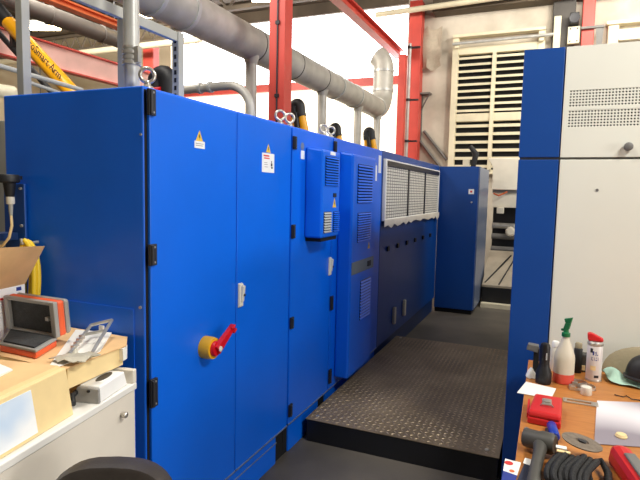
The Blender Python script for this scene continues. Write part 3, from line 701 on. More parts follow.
# ceiling lamps
def lampthing(c, label, L=.7, rot=0):
    u = thing('ceiling_lamp', c, label, 'lamp', 'glowing lamps under the roof')
    b = MB(); b.T = Matrix.Translation(c) @ Matrix.Rotation(rot, 4, 'Z')
    b.box(-L/2, L/2, -.1, .1, .05, .13); b.build('housing', 'gsteel', u)
    b = MB(); b.T = Matrix.Translation(c) @ Matrix.Rotation(rot, 4, 'Z')
    b.tube([(-L/2+.03, -.05, .02), (L/2-.03, -.05, .02)], .035, 10).tube([(-L/2+.03, .05, .02), (L/2-.03, .05, .02)], .035, 10).build('tube', 'lamp', u, smooth=True)
    MB().tube([(c[0], c[1], c[2]+.13), (c[0], c[1], ZC-.05)], .01, 6).build('hanger', 'hinge', u)
lampthing((-8.819, 7.304, 4.500), 'glowing lamp between the square post and dull grey duct', .62, .35)
lampthing((-6.506, 7.374, 4.500), 'glowing lamp just right of the galvanised pipe', .5, .35)
lampthing((-4.188, 7.380, 4.500), 'glowing lamp at the top left of the big red column', .45, .35)

# ------------------------------------------------------------------ left edge fittings
tag(MB().box(-2.9, -2.2, 1.9, 2.6, 0, 1.93).build('grey_housing', 'lgrey', bevel=.01), 'light grey machine housing just left of the switch cabinet', 'housing')
u = thing('sensor_mount', (-2.03, 1.52, 1.38), 'blue bracket plate with black sensor on the cabinet side', 'sensor')
MB().box(-2.13, -2.005, 1.545, 1.5568, 1.30, 1.605).build('plate', 'dblue', u, bevel=.003)
for z in (1.585, 1.43): MB().tube([(-2.022, 1.538, z), (-2.022, 1.546, z)], .006, 10).build('screw', 'steel', u)
MB().box(-2.13, -2.05, 1.40, 1.545, 1.37, 1.40).build('ledge', 'navy', u)
q = (-1.992, 1.470, 1.627)
sx = q[0]
MB().lathe((sx-.005, 1.47, q[2]-.02), [(.036, 0), (.043, .006), (.043, .028), (.038, .034)], n=20).build('sensor_head', 'black', u, smooth=True)
MB().lathe((sx+.002, 1.47, q[2]-.075), [(.015, 0), (.018, .01), (.024, .055)], n=18).build('sensor_body', 'black', u, smooth=True)
MB().lathe((sx+.004, 1.47, q[2]-.105), [(.013, 0), (.016, .004), (.016, .03)], n=16).build('connector_ring', 'wplastic', u, smooth=True)
MB().lathe((sx+.005, 1.47, q[2]-.15), [(.006, 0), (.008, .02), (.009, .045)], n=12).build('plug', 'gsteel', u, smooth=True)
MB().tube([(sx+.006, 1.47, q[2]-.15), (sx+.008, 1.47, q[2]-.19), (sx-.01, 1.47, q[2]-.24), (sx-.05, 1.47, q[2]-.275), (sx-.08, 1.47, q[2]-.28)], .0055, 8).build('cable', 'lcard', u, smooth=True)
MB().box(sx-.045, sx-.02, 1.47, 1.545, q[2]-.005, q[2]+.01).build('sensor_bracket', 'bmetal', u)
# yellow hose coil hung on the cabinet side
u = thing('hose_coil', (-1.87, 1.51, 1.03), 'coiled yellow hose hanging on the dark blue cabinet side', 'hose')
for i, (cx, rx, rz, cz, dy) in enumerate(((-1.95, .05, .17, 1.20, .02), (-1.955, .036, .15, 1.21, .03), (-1.96, .03, .165, 1.195, .01), (-1.945, .04, .18, 1.195, .0))):
    pts = [(cx+rx*math.cos(2*PI*k/28), 1.50+dy*.8+.004*math.sin(3*2*PI*k/28), cz+rz*math.sin(2*PI*k/28)) for k in range(28)]
    MB().tube(pts, .011, 10, closed=True).build('hose_loop', 'yhose', u, smooth=True)
MB().tube([(-1.945, 1.557, 1.365), (-1.945, 1.48, 1.365), (-1.945, 1.48, 1.385)], .006, 8).build('hook', 'steel', u)

# ------------------------------------------------------------------ left workbench and what lies on it
BZ = .9
E1 = Vector((-1.333, 1.455, 0)); E0 = Vector((-1.228, .857, 0)); bu = (E1-E0).normalized(); bv = Vector((-bu.y, bu.x, 0))
BM = Matrix(((bu.x, bv.x, 0, E1.x), (bu.y, bv.y, 0, E1.y), (0, 0, 1, 0), (0, 0, 0, 1)))   # local x along the front edge (away), y to the left
u = thing('workbench', E1+bu*-.7+bv*.35, 'pale grey workbench at the near left carrying boxes', 'bench')
def MBb():
    b = MB(); b.T = BM.copy(); return b
MBb().box(-1.5, -.004, .006, .85, 0, BZ-.025).build('carcass', 'bench', u, bevel=.003)
MBb().box(-1.5, 0, 0, .85, BZ-.025, BZ).build('bench_top', 'benchtop', u, bevel=.004)
MBb().box(-.022, 0, .001, .2, BZ, BZ+.05).build('end_lip', 'bench', u, bevel=.003)
q = BM @ Vector((-.07, .006, BZ-.075))
b = MBb(); b.lathe((-.09, .006, BZ-.085), [(.006, 0), (.006, .006), (.011, .01), (.011, .02), (.007, .024)], axis=(0,-1,0), n=16).build('knob', 'silver', u, smooth=True)

# big carton with white printed side (nearest)
q0 = Vector((-1.308, 1.153, 0)); q1 = Vector((-1.251, .874, 0)); du = (q0-q1).normalized(); dl = Vector((-du.y, du.x, 0))
CT = 1.046
u = thing('carton', (q0+q1)/2+dl*.15, 'open carton with white printed side, nearest on the workbench', 'carton', 'cartons on the workbench')
A = q0; B = q0-du*.55; L = .36
th = Vector((-.018, -.008, 0))
def quad(*p): return [Vector(t) for t in p]
MB().hexa([A+Vector((0,0,BZ+.001)), B+Vector((0,0,BZ+.001)), B+dl*L+Vector((0,0,BZ+.001)), A+dl*L+Vector((0,0,BZ+.001))],
          [A+th+Vector((0,0,CT)), B+th+Vector((0,0,CT)), B+dl*L+Vector((0,0,CT)), A+dl*L+Vector((0,0,CT))]).build('body', 'lcard', u, bevel=.002)
MB().hexa([A+th*.9+dl*.02+Vector((0,0,CT)), B+th*.9+dl*.02+Vector((0,0,CT)), B+dl*(L-.01)+Vector((0,0,CT)), A+dl*(L-.01)+Vector((0,0,CT))],
          [A+th*.9+dl*.03+Vector((0,0,CT+.006)), B+th*.9+dl*.03+Vector((0,0,CT+.006)), B+dl*(L-.02)+Vector((0,0,CT+.006)), A+dl*(L-.02)+Vector((0,0,CT+.006))]).build('top_flap', 'card', u)
off = -dl*.0018
lz0, lz1 = BZ+.012, CT-.012
a0 = A-du*.15; a1 = A-du*.5
MB().hexa([a0+off+th*.07+Vector((0,0,lz0)), a1+off+th*.07+Vector((0,0,lz0)), a1+th*.07+Vector((0,0,lz0)), a0+th*.07+Vector((0,0,lz0))],
          [a0+off+th*.92+Vector((0,0,lz1)), a1+off+th*.92+Vector((0,0,lz1)), a1+th*.92+Vector((0,0,lz1)), a0+th*.92+Vector((0,0,lz1))]).build('printed_label', mat('blue_print_label', (244,246,248), .7, rgb2=(176,206,238), scale=5, detail=2), u)
MB().hexa([a1+du*.1+dl*.1+Vector((0,0,CT+.007)), a1+du*.42+dl*.14+Vector((0,0,CT+.007)), a1+du*.46+dl*.3+Vector((0,0,CT+.007)), a1+du*.12+dl*.3+Vector((0,0,CT+.007))],
          [a1+du*.1+dl*.1+Vector((0,0,CT+.012)), a1+du*.42+dl*.14+Vector((0,0,CT+.012)), a1+du*.46+dl*.3+Vector((0,0,CT+.03)), a1+du*.12+dl*.3+Vector((0,0,CT+.02))]).build('packing_paper', 'paper', u)
# flat carton behind it
TZ = 1.024
u = thing('carton', (-1.58, 1.33, BZ), 'flat tan carton carrying the orange case and wire stand', 'carton', 'cartons on the workbench')
f0, f1, f2, f3 = (-1.372, 1.19), (-1.392, 1.45), (-1.80, 1.535), (-1.80, 1.19)
MB().hexa([p+(BZ+.056,) for p in (f0, f1, f2, f3)], [p+(TZ,) for p in (f0, f1, f2, f3)]).build('body', 'lcard', u, bevel=.002)
MB().box(-1.79, -1.44, 1.2, 1.36, BZ+.001, BZ+.056).build('bottom_layer', 'card', u)
MB().hexa([(-1.368, 1.17, TZ), (-1.384, 1.46, TZ), (-1.46, 1.545, TZ), (-1.81, 1.548, TZ), (-1.81, 1.18, TZ)], [(-1.368, 1.17, TZ+.004), (-1.384, 1.46, TZ+.004), (-1.46, 1.545, TZ+.004), (-1.81, 1.548, TZ+.004), (-1.81, 1.18, TZ+.004)]).build('top_flap', 'card', u)
MB().hexa([(-1.372, 1.43, TZ-.045), (-1.392, 1.47, TZ-.05), (-1.41, 1.47, TZ-.045), (-1.41, 1.43, TZ-.045)], [(-1.374, 1.43, TZ-.002), (-1.40, 1.48, TZ-.002), (-1.42, 1.48, TZ-.002), (-1.41, 1.43, TZ-.002)]).build('torn_paper', 'paper', u)
# white sheet on the flat carton
w0, w1, w2, w3 = (-1.393, 1.126, 1.030), (-1.400, 1.351, 1.030), (-1.546, 1.553, 1.030), (-1.702, 1.521, 1.030)
tag(MB().prism([w0, w1, w2, w3], (0,0,.002)).build('paper_sheet', 'paper'), 'white sheet lying under the wire stand on the flat carton', 'paper')
# wire stand and plastic bag
u = thing('wire_stand', (-1.50, 1.38, TZ), 'bent galvanised wire stand leaning on the flat carton', 'stand')
p0, p1, p2, p3 = Vector((-1.444, 1.260, 1.042)), Vector((-1.560, 1.464, 1.080)), Vector((-1.500, 1.508, 1.097)), Vector((-1.386, 1.302, 1.042))
m0 = p0.lerp(p1, .65); m1 = p3.lerp(p2, .65)
MB().tube([p0, p1], .006, 8).tube([p3, p2], .006, 8).build('rail', 'steel', u, smooth=True)
MB().tube([p1, p2], .006, 8).tube([m0, m1], .006, 8).build('crossbar', 'steel', u, smooth=True)
b = MB()
for t in (.2, .32, .44, .56): 
    c_ = p0.lerp(p1, t); b.cbox(c_, .014, .014, .016)
b.build('notch', 'steel', u)
c_ = p1.lerp(p2, .5); MB().cbox(c_+Vector((0,0,-.022)), .02, .008, .02).build('white_clip', 'paper', u)
c_ = Vector((-1.399, 1.233, 1.036)); g = []
for i in range(6):
    g.append([(c_.x-.06+.024*i+random.uniform(-.008,.008), c_.y-.035+.02*j+random.uniform(-.008,.008), 1.036+.018*random.random()) for j in range(6)])
tag(MB().sheet(g, .002).build('plastic_bag', 'bagp', smooth=True), 'crumpled beige plastic bag at the foot of the wire stand', 'bag')
# orange case, open
u = thing('tool_case', (-1.74, 1.35, TZ+.004), 'open orange and grey plastic case with dark foam inside', 'case')
z0 = TZ+.005
FL, FR, BR, BL = [Vector(p) for p in ((-1.707, 1.206, 1.030), (-1.525, 1.201, 1.030), (-1.587, 1.335, 1.030), (-1.837, 1.336, 1.030))]
H = .055
up_ = Vector((0,0,1))
MB().hexa([FL, FR, BR, BL], [p+up_*.02 for p in (FL, FR, BR, BL)]).build('base', 'corange', u, bevel=.004)
MB().hexa([p+up_*.02 for p in (FL, FR, BR, BL)], [p+up_*.03 for p in (FL, FR, BR, BL)]).build('rim', 'cgrey', u, bevel=.003)
ctr = (FL+FR+BR+BL)/4
ins = [ctr+(p-ctr)*.86 for p in (FL, FR, BR, BL)]
MB().hexa([p+up_*.03 for p in ins], [p+up_*.036 for p in ins]).build('foam_insert', 'cdark', u)
# lid stands up from the back edge, leaning back
hl, hr = BL+up_*.03, BR+up_*.03
hdir = (hr-hl).normalized(); nrm = Vector((hdir.y, -hdir.x, 0)); 
if nrm.y > 0: nrm = -nrm
lup = (up_*.99+nrm*.08).normalized(); LH = .13
fw = lup.cross(hdir).normalized()
if fw.dot(nrm) < 0: fw = -fw
def lidbox(a0, a1, b0, b1, d0, d1):
    p = lambda a, b_, d: hl.lerp(hr, a)+lup*b_*LH+fw*d
    return MB().hexa([p(a0,b0,d0), p(a1,b0,d0), p(a1,b0,d1), p(a0,b0,d1)], [p(a0,b1,d0), p(a1,b1,d0), p(a1,b1,d1), p(a0,b1,d1)])
lidbox(-.02, 1.02, 0, 1, -.04, -.012).build('lid', 'corange', u, bevel=.008)
b = lidbox(-.02, 1.02, 0, 1, -.064, -.04)
b.build('lid_back', 'cgrey', u, bevel=.012)
r_ = lidbox(-.02, .07, 0, 1, -.012, .006); 
for a in ((.93, 1.02, 0, 1), (.07, .93, .9, 1), (.07, .93, 0, .08)):
    p = lambda aa, b_, d: hl.lerp(hr, aa)+lup*b_*LH+fw*d
    r_.hexa([p(a[0],a[2],-.012), p(a[1],a[2],-.012), p(a[1],a[2],.006), p(a[0],a[2],.006)], [p(a[0],a[3],-.012), p(a[1],a[3],-.012), p(a[1],a[3],.006), p(a[0],a[3],.006)])
r_.build('lid_rim', 'cgrey', u, bevel=.003)
lidbox(.07, .93, .08, .9, -.012, -.008).build('lid_foam', 'cdark', u)
lidbox(.82, .88, .45, .55, -.008, .004).build('latch', 'lgrey', u)
# tall carton with raised flap at the far left
u = thing('carton', (-1.9, 1.2, BZ), 'tall white carton at the left edge with raised tan flap', 'carton', 'cartons on the workbench')
g0 = Vector((-1.879, 1.440, 1.212)); g1 = g0-bu*.34
g0.z = g1.z = (g0.z+g1.z)/2; zt_ = g0.z
dd = (g0-g1).normalized(); nl = Vector((-dd.y, dd.x, 0))
fl = lambda p, z: Vector((p.x, p.y, z))
MB().hexa([fl(g0, BZ+.001), fl(g1, BZ+.001), fl(g1+nl*.25, BZ+.001), fl(g0+nl*.25, BZ+.001)], [fl(g0, zt_), fl(g1, zt_), fl(g1+nl*.25, zt_), fl(g0+nl*.25, zt_)]).build('body', 'wcard', u, bevel=.002)
MB().hexa([fl(g0+nl*.02, zt_), fl(g1+nl*.02, zt_), fl(g1+nl*.23, zt_), fl(g0+nl*.23, zt_)], [fl(g0+nl*.02, zt_+.002), fl(g1+nl*.02, zt_+.002), fl(g1+nl*.23, zt_+.002), fl(g0+nl*.23, zt_+.002)]).build('dark_inside', 'card', u)
k0, k1 = Vector((-1.714, 1.400, 1.376)), Vector((-1.614, 1.100, 1.400))
MB().hexa([g0, g1, g1+nl*.004, g0+nl*.004], [k0, k1, k1+nl*.004, k0+nl*.004]).build('raised_flap', 'card', u)
of = -nl*.0015
for nm, m_, t0, t1, za, zb in (('red_line', 'redink', .02, .75, -.042, -.034), ('blue_mark', 'blueink', .06, .13, -.02, -.006), ('blue_mark', 'blueink', .52, .64, -.016, -.002)):
    p0_, p1_ = g0.lerp(g1, t0), g0.lerp(g1, t1)
    MB().hexa([fl(p0_, zt_+za), fl(p1_, zt_+za), fl(p1_+of, zt_+za), fl(p0_+of, zt_+za)], [fl(p0_, zt_+zb), fl(p1_, zt_+zb), fl(p1_+of, zt_+zb), fl(p0_+of, zt_+zb)]).build(nm, m_, u)
# white adapter box and cable on the bench front
u = thing('power_adapter', (-1.34, 1.32, BZ), 'white device with dark oval badge at the bench front edge', 'device')
d0, d1, d2, d3 = (-1.303, 1.258), (-1.343, 1.418), (-1.43, 1.40), (-1.395, 1.235)
t0, t1, t2, t3 = (-1.309, 1.26), (-1.347, 1.408), (-1.412, 1.392), (-1.382, 1.245)
MB().hexa([p+(BZ+.001,) for p in (d0, d1, d2, d3)], [p+(BZ+.052,) for p in (t0, t1, t2, t3)]).build('housing', 'wcard', u, bevel=.004)
b = MB(); b.T = Matrix.Translation((-1.367, 1.335, BZ+.052)) @ Matrix.Rotation(math.radians(105), 4, 'Z') @ Matrix.Diagonal((1, .34, 1, 1))
b.lathe((0,0,0), [(.046, 0), (.046, .0015)], n=24).build('badge', 'hinge', u)
MB().hexa([(-1.30, 1.245, BZ+.001), (-1.303, 1.257, BZ+.001), (-1.394, 1.234, BZ+.001), (-1.389, 1.222, BZ+.001)], [(-1.303, 1.247, BZ+.048), (-1.307, 1.258, BZ+.048), (-1.384, 1.242, BZ+.048), (-1.38, 1.232, BZ+.048)]).build('end_cap', 'cgrey', u, bevel=.002)
for x in (-1.335, -1.355): MB().cbox((x, 1.2375+(-1.335-x)*.22+.006, BZ+.04), .008, .02, .006).build('socket', 'black', u)
pipe('power_cable', 'black cable bunched between the nearest carton and white device', [(-1.385, 1.235, BZ+.03), (-1.365, 1.20, BZ+.035), (-1.35, 1.19, BZ+.012), (-1.345, 1.175, BZ+.02), (-1.36, 1.165, BZ+.036), (-1.38, 1.175, BZ+.02)], .009, 'black', 'cable')

# ------------------------------------------------------------------ chair at the bottom edge
CX, CY, CZ = -.957, .965, .923
u = thing('office_chair', (CX, CY, 0), 'dark office chair, only its rounded back showing at the bottom edge', 'chair')
wd = Vector((.92, .40, 0)); fd = Vector((-.40, .92, 0))
prof = []
n = 20
for i in range(n+1):
    t = PI*i/n; ex = math.copysign(abs(math.cos(t))**.62, math.cos(t)); ez = abs(math.sin(t))**.75
    prof.append((ex*.16, ez*.14))
low = [(-.175, -.22), (.175, -.22)]
def outline(dy, s, bow):
    out = []
    for a, z in prof+[(-.164, -.1), (-.15, -.22), (.15, -.22), (.164, -.1)]:
        out.append(Vector((CX, CY, CZ-.14+z*s))+wd*a*s+fd*(dy-bow*(a/.19)**2-.0*z))
    return out
b = MB()
rings = [[b._v(p) for p in outline(dy, s, .03)] for dy, s in ((-.035, .90), (-.028, .97), (0, 1), (.028, .97), (.035, .90))]
for r0, r1 in zip(rings, rings[1:]):
    for k in range(len(r0)): b._f([r0[k], r0[(k+1)%len(r0)], r1[(k+1)%len(r0)], r1[k]])
b._f(rings[0][::-1]); b._f(rings[-1])
b.build('backrest', 'chair', u, smooth=True)
b = MB(); b.T = Matrix.Translation(Vector((CX, CY, 0))-fd*.24) @ Matrix.Rotation(math.atan2(wd.y, wd.x), 4, 'Z')
b.box(-.21, .21, -.2, .2, .43, .5); b.build('seat', 'chair', u, bevel=.03)
cc = Vector((CX, CY, 0))-fd*.24
MB().tube([cc+Vector((0,0,.43))+fd*.1, cc+Vector((0,0,.45))+fd*.22, Vector((CX,CY,.6))+fd*.02], .02, 10).build('back_stem', 'bmetal', u, smooth=True)
MB().tube([cc+Vector((0,0,.09)), cc+Vector((0,0,.43))], .025, 12).build('column', 'bmetal', u)
for k in range(5):
    a = 2*PI*k/5+.3; e = cc+Vector((math.cos(a)*.24, math.sin(a)*.24, .065))
    lg = MB().tube([cc+Vector((0,0,.1)), e], [.022, .015], 8).build('leg', 'bmetal', u, smooth=True)
    MB().lathe((e.x-.012, e.y, .027), [(.027, 0), (.027, .024)], axis=(1,0,0), n=14).build('caster', 'black', lg)

# ------------------------------------------------------------------ right desk and what lies on it
D = .76
u = thing('desk', (.6, 2.15, 0), 'orange wood desk at the lower right strewn with tools', 'desk')
MB().box(-.055, 1.35, 1.45, 2.88, D-.025, D).build('desk_top', 'wood', u, bevel=.003)
for x in (-.03, 1.29):
    for y in (1.49, 2.8): MB().box(x, x+.04, y, y+.04, 0, D-.025).build('leg', 'bmetal', u)
MB().box(.01, 1.29, 2.81, 2.83, .2, D-.025).build('modesty_panel', 'woodedge', u)
# spray bottle
bx, by = .101, 2.60
u = thing('spray_bottle', (bx, by, D), 'milky spray bottle with green trigger and red liquid', 'spray bottle')
MB().lathe((bx, by, D), [(.040, 0), (.0445, .004), (.0445, .045)], n=28).build('liquid_band', 'redliq', u, smooth=True)
MB().lathe((bx, by, D), [(.0435, .0452), (.0435, .11), (.0415, .13), (.034, .152), (.022, .184), (.014, .205), (.013, .212)], n=28).build('bottle', 'translucent', u, smooth=True)
b = MB().lathe((bx, by, D), [(.018, .212), (.018, .228), (.011, .232), (.010, .25)], n=18)
b.build('collar', 'green', u, smooth=True)
b = MB(); b.T = Matrix.Translation((bx, by, D)) @ Matrix.Rotation(math.radians(-20), 4, 'Z')
b.hexa([(-.012,-.01,.245), (.012,-.01,.245), (.012,.01,.245), (-.012,.01,.245)], [(-.004,-.01,.275), (.018,-.01,.275), (.018,.01,.275), (-.004,.01,.275)])
b.hexa([(-.004,-.01,.275), (.018,-.01,.275), (.018,.01,.275), (-.004,.01,.275)], [(-.010,-.01,.292), (.024,-.01,.302), (.024,.01,.302), (-.010,.01,.292)])
b.box(-.022, -.005, -.006, .006, .235, .245); b.build('trigger_head', 'green', u, bevel=.003)
# aerosol can
ax_, ay_ = .229, 2.692
u = thing('aerosol_can', (ax_, ay_, D), 'white aerosol can with red cap and small blue lettering', 'aerosol can')
b = MB(); b.lathe((ax_, ay_, D), [(.031, 0), (.033, .004), (.033, .16), (.031, .166)], n=28).build('can', 'aero', u, smooth=True)
MB().lathe((ax_, ay_, D), [(.0335, .0), (.0345, .002), (.0345, .008), (.0335, .01)], n=28).build('bottom_rim', 'steel', u, smooth=True)
MB().lathe((ax_, ay_, D), [(.0325, .166), (.034, .17), (.034, .178), (.028, .184)], n=28).build('top_rim', 'steel', u, smooth=True)
b = MB(); b.prism([(ax_-.032, ay_-.016, D+.184), (ax_+.03, ay_-.016, D+.184), (ax_+.032, ay_-.016, D+.198), (ax_-.02, ay_-.016, D+.222), (ax_-.036, ay_-.016, D+.218)], (0, .034, 0)).build('spray_cap', 'redcap', u, bevel=.006)
can = [c for c in kids(u) if c.name.startswith('can')][0]
def onc(a, z, w_, h_, m_, nm):
    b = MB(); n_ = 5; pts = []
    for k in range(n_+1):
        t = a-w_/2+w_*k/n_; pts.append(t)
    for r_, flip in ((.0334, 0),):
        lo = [b._v((ax_+r_*math.sin(t), ay_-r_*math.cos(t), D+z)) for t in pts]; hi = [b._v((ax_+r_*math.sin(t), ay_-r_*math.cos(t), D+z+h_)) for t in pts]
        for k in range(n_): b._f([lo[k], lo[k+1], hi[k+1], hi[k]])
    b.build(nm, m_, can)
b = MB()
for a, z, w_, h_ in ((-.25,.125,.18,.018), (-.02,.125,.1,.004), (-.02,.135,.16,.004), (.12,.125,.06,.018), (.26,.125,.14,.004), (-.45,.10,.05,.016), (-.3,.10,.14,.004), (-.3,.11,.05,.006), (-.05,.10,.05,.016), (.15,.10,.16,.005), (.17,.11,.05,.006), (.38,.10,.05,.016)): onc(a, z, w_, h_, 'blueink', 'blue_lettering')
onc(-.5, .135, .35, .02, 'blackink', 'black_mark'); onc(.3, .02, .6, .012, 'blackink', 'black_mark'); onc(-.2, .055, .7, .02, 'lcard', 'cream_mark')
# torch standing
tx, ty = .018, 2.545
u = thing('torch', (tx, ty, D), 'black torch standing upright left of the spray bottle', 'torch')
MB().lathe((tx, ty, D), [(.032, 0), (.034, .01), (.034, .05), (.024, .075), (.022, .09)], n=22).build('head', 'black', u, smooth=True)
MB().lathe((tx, ty, D+.09), [(.022, 0), (.022, .075), (.018, .09), (.012, .094)], n=22).build('barrel', 'bmetal', u, smooth=True)
MB().cbox((tx+.008, ty-.022, D+.128), .006, .004, .03).build('switch', 'lgrey', u)
u = thing('clamp_tool', (-.022, 2.64, D), 'small grey-jawed black clamp behind the torch', 'clamp')
MB().box(-.03, -.005, 2.62, 2.645, D, D+.135).build('stem', 'black', u, bevel=.004)
MB().hexa([(-.062, 2.61, D+.125), (-.012, 2.61, D+.115), (-.012, 2.65, D+.115), (-.062, 2.65, D+.125)], [(-.055, 2.61, D+.152), (-.008, 2.61, D+.148), (-.008, 2.65, D+.148), (-.055, 2.65, D+.152)]).build('jaw', 'wseam', u, bevel=.003)
g = []
for i in range(6):
    g.append([(-.056+.009*i+random.uniform(-.003,.003), 2.575+.011*j, D+.003+.04*math.sin(PI*i/5)*math.sin(PI*j/5)**.6+random.uniform(0,.006)) for j in range(6)])
tag(MB().sheet(g, .003).build('cleaning_rag', 'paper', smooth=True), 'crumpled white rag behind the foot of the torch', 'rag')
# bottles behind
u = thing('white_bottle', (.06, 2.76, D), 'small white capped bottle half hidden behind the milky spray bottle', 'bottle')
MB().lathe((.066, 2.76, D), [(.024, 0), (.025, .004), (.025, .10), (.014, .118)], n=18).build('bottle', 'translucent', u, smooth=True)
MB().lathe((.066, 2.76, D+.118), [(.017, 0), (.017, .022), (.014, .026)], n=18).build('cap', 'paper', u, smooth=True)
u = thing('marker_bottle', (.166, 2.78, D), 'slim black bottle with olive cap between spray bottle and can', 'bottle')
MB().lathe((.166, 2.78, D), [(.018, 0), (.019, .004), (.019, .115), (.015, .12)], n=18).build('bottle', 'black', u, smooth=True)
MB().lathe((.166, 2.78, D+.12), [(.016, 0), (.016, .02), (.013, .024)], n=18).build('cap', 'olive', u, smooth=True)
u = thing('battery_charger', (.193, 2.80, D), 'dark charger box with pale front stud behind the can', 'charger')
MB().box(.182, .235, 2.79, 2.85, D, D+.085).build('box', 'tooldk', u, bevel=.006)
MB().box(.186, .20, 2.783, 2.791, D+.012, D+.035).build('stud', 'lcard', u)
# hose clamps and cup
for i, (px_, py_, r_, lab) in enumerate(((.165, 2.60, .034, 'shiny steel hose clamp, rearmost of those by the spray bottle'), (.195, 2.555, .036, 'shiny steel hose clamp leaning on the white cap'), (.15, 2.53, .028, 'small steel hose clamp nearest the spray bottle foot'))):
    b = MB(); cyl = [(px_+r_*math.cos(2*PI*k/24), py_+r_*math.sin(2*PI*k/24)) for k in range(24)]
    u = thing('hose_clamp', (px_, py_, D), lab, 'clamp', 'hose clamps on the desk')
    o = [b._v((x, y, D+z)) for z in (.001, .013) for x, y in cyl]; o2 = [b._v((px_+(x-px_)*.95, py_+(y-py_)*.95, D+z)) for z in (.001, .013) for x, y in cyl]
    for k in range(24):
        k2 = (k+1)%24
        b._f([o[k], o[k2], o[24+k2], o[24+k]]); b._f([o2[k2], o2[k], o2[24+k], o2[24+k2]]); b._f([o[24+k], o[24+k2], o2[24+k2], o2[24+k]]); b._f([o[k2], o[k], o2[k], o2[k2]])
    b.build('band', 'steel', u, smooth=True)
    MB().cbox((px_-r_*.5, py_-r_*.9, D+.01), .022, .012, .018).build('screw_housing', 'silver', u, bevel=.002)
tag(MB().lathe((.188, 2.475, D), [(.02, 0), (.022, .003), (.021, .034), (.018, .036)], n=22).build('bottle_cap', 'wplastic', smooth=True), 'white plastic cap in front of the hose clamps', 'cap')
# small white card, red case, bar, battery
c_ = [(-0.053, 2.515, 0.762), (0.071, 2.482, 0.762), (0.051, 2.347, 0.762), (-0.083, 2.354, 0.762)]
tag(MB().prism(c_, (0,0,.002)).build('note_card', 'paper'), 'blank white card behind the red case', 'card')
u = thing('red_case', (.03, 2.15, D), 'small red plastic case with metal clasp on the desk', 'case')
r4 = [(-0.016, 2.247, 0.761), (0.091, 2.256, 0.761), (0.081, 2.109, 0.761), (-0.030, 2.113, 0.761)]
r4 = [(-.012, 2.262), (.090, 2.258), (.082, 2.045), (-.032, 2.055)]
MB().hexa([(x, y, D+.001) for x, y in r4], [(x, y, D+.026) for x, y in r4]).build('base', 'redcase', u, bevel=.005)
MB().hexa([(x, y, D+.027) for x, y in r4], [(.97*x+.001, 2.15+(y-2.15)*.93, D+.05) for x, y in r4]).build('lid', 'redcase', u, bevel=.008)
MB().box(.016, .05, 2.13, 2.20, D+.05, D+.054).box(.02, .046, 2.15, 2.185, D+.054, D+.06).build('clasp', 'silver', u, bevel=.002)
MB().tube([(.012, 2.125, D+.052), (.016, 2.118, D+.06), (.05, 2.118, D+.06), (.054, 2.125, D+.052)], .003, 8).build('clasp_wire', 'steel', u)
MB().box(-.035, -.028, 2.08, 2.23, D+.012, D+.03).build('side_rib', 'redcase', u)
u = thing('steel_bar', (.16, 2.36, D), 'slotted flat steel bar lying right of the red case', 'bar')
MB().box(.096, .226, 2.336, 2.348, D, D+.006).box(.096, .226, 2.37, 2.383, D, D+.006).box(.096, .11, 2.348, 2.37, D, D+.006).box(.2, .226, 2.348, 2.37, D, D+.006).build('bar', 'silver', u, bevel=.001)
u = thing('battery_cell', (.06, 2.0, D), 'blue cylinder cell lying in front of the red case', 'battery')
b = MB(); b.lathe((.062, 1.935, D+.017), [(.014, 0), (.0165, .003), (.0165, .095), (.013, .1)], axis=(-.12, .99, .02), n=18).build('cell', 'tblue', u, smooth=True)
MB().lathe((.062, 1.928, D+.017), [(.008, 0), (.008, .006)], axis=(-.12, .99, .02), n=12).build('terminal', 'steel', u)
tag(MB().box(.03, .046, 1.95, 2.0, D, D+.02).build('bit_holder', 'black', bevel=.003), 'small black bit holder left of the blue cell', 'tool')
# documents
u = thing('printed_sheet', (.28, 2.2, D+.001), 'white printed sheet lying on the desk beside the disc', 'paper')
s_ = [(0.225, 2.410, 0.762), (0.394, 2.470, 0.762), (0.363, 2.029, 0.762), (0.185, 1.974, 0.762)]
MB().prism(s_, (0,0,.002)).build('sheet', 'doc', u)
tag(MB().lathe((0.276, 2.071, 0.764), [(.018, 0), (.02, .004), (.016, .012)], n=16).build('rubber_bung', 'lcard', smooth=True), 'pale orange bung lying on the printed sheet', 'bung')
# grinding tool, disc, cable coil, driver
HG = -.045
u = thing('heat_gun', (.02, 1.8, D), 'dull grey pistol-shaped power tool near the front of the desk', 'power tool')
b = MB(); b.lathe((-.035, 1.885+HG, D+.04), [(.026, 0), (.03, .006), (.03, .045), (.034, .055), (.034, .09), (.028, .1)], axis=(.93, -.3, .05), n=22).build('barrel', 'tooldk', u, smooth=True)
MB().tube([(.018, 1.83, D+.04), (.014, 1.75, D+.035), (.006, 1.66, D+.03), (.002, 1.54, D+.03)], [.026, .018, .017, .02], 14).build('handle', 'tooldk', u, smooth=True)
MB().tube([(-.03, 1.965, D+.012), (-.022, 1.9, D+.02), (-.01, 1.855, D+.03)], .011, 8).build('nozzle', 'wseam', u, smooth=True)
b = MB(); b.T = Matrix.Translation((.136, 1.825, D+.062)) @ Matrix.Rotation(math.radians(9), 4, 'Y') @ Matrix.Rotation(math.radians(-2), 4, 'X')
u = thing('grinding_disc', (.132, 1.85, D), 'thin round abrasive disc resting on the black cable', 'disc')
b.lathe((0,0,0), [(.058, 0), (.06, .002), (.06, .004), (.02, .006), (.018, .002)], n=36).build('disc', 'disc', u, smooth=True)
b = MB(); b.T = Matrix.Translation((.136, 1.825, D+.062)) @ Matrix.Rotation(math.radians(9), 4, 'Y') @ Matrix.Rotation(math.radians(-2), 4, 'X')
b.lathe((0,0,.0065), [(.013, 0), (.013, .002), (.005, .003)], n=18).build('hub', 'hinge', u)
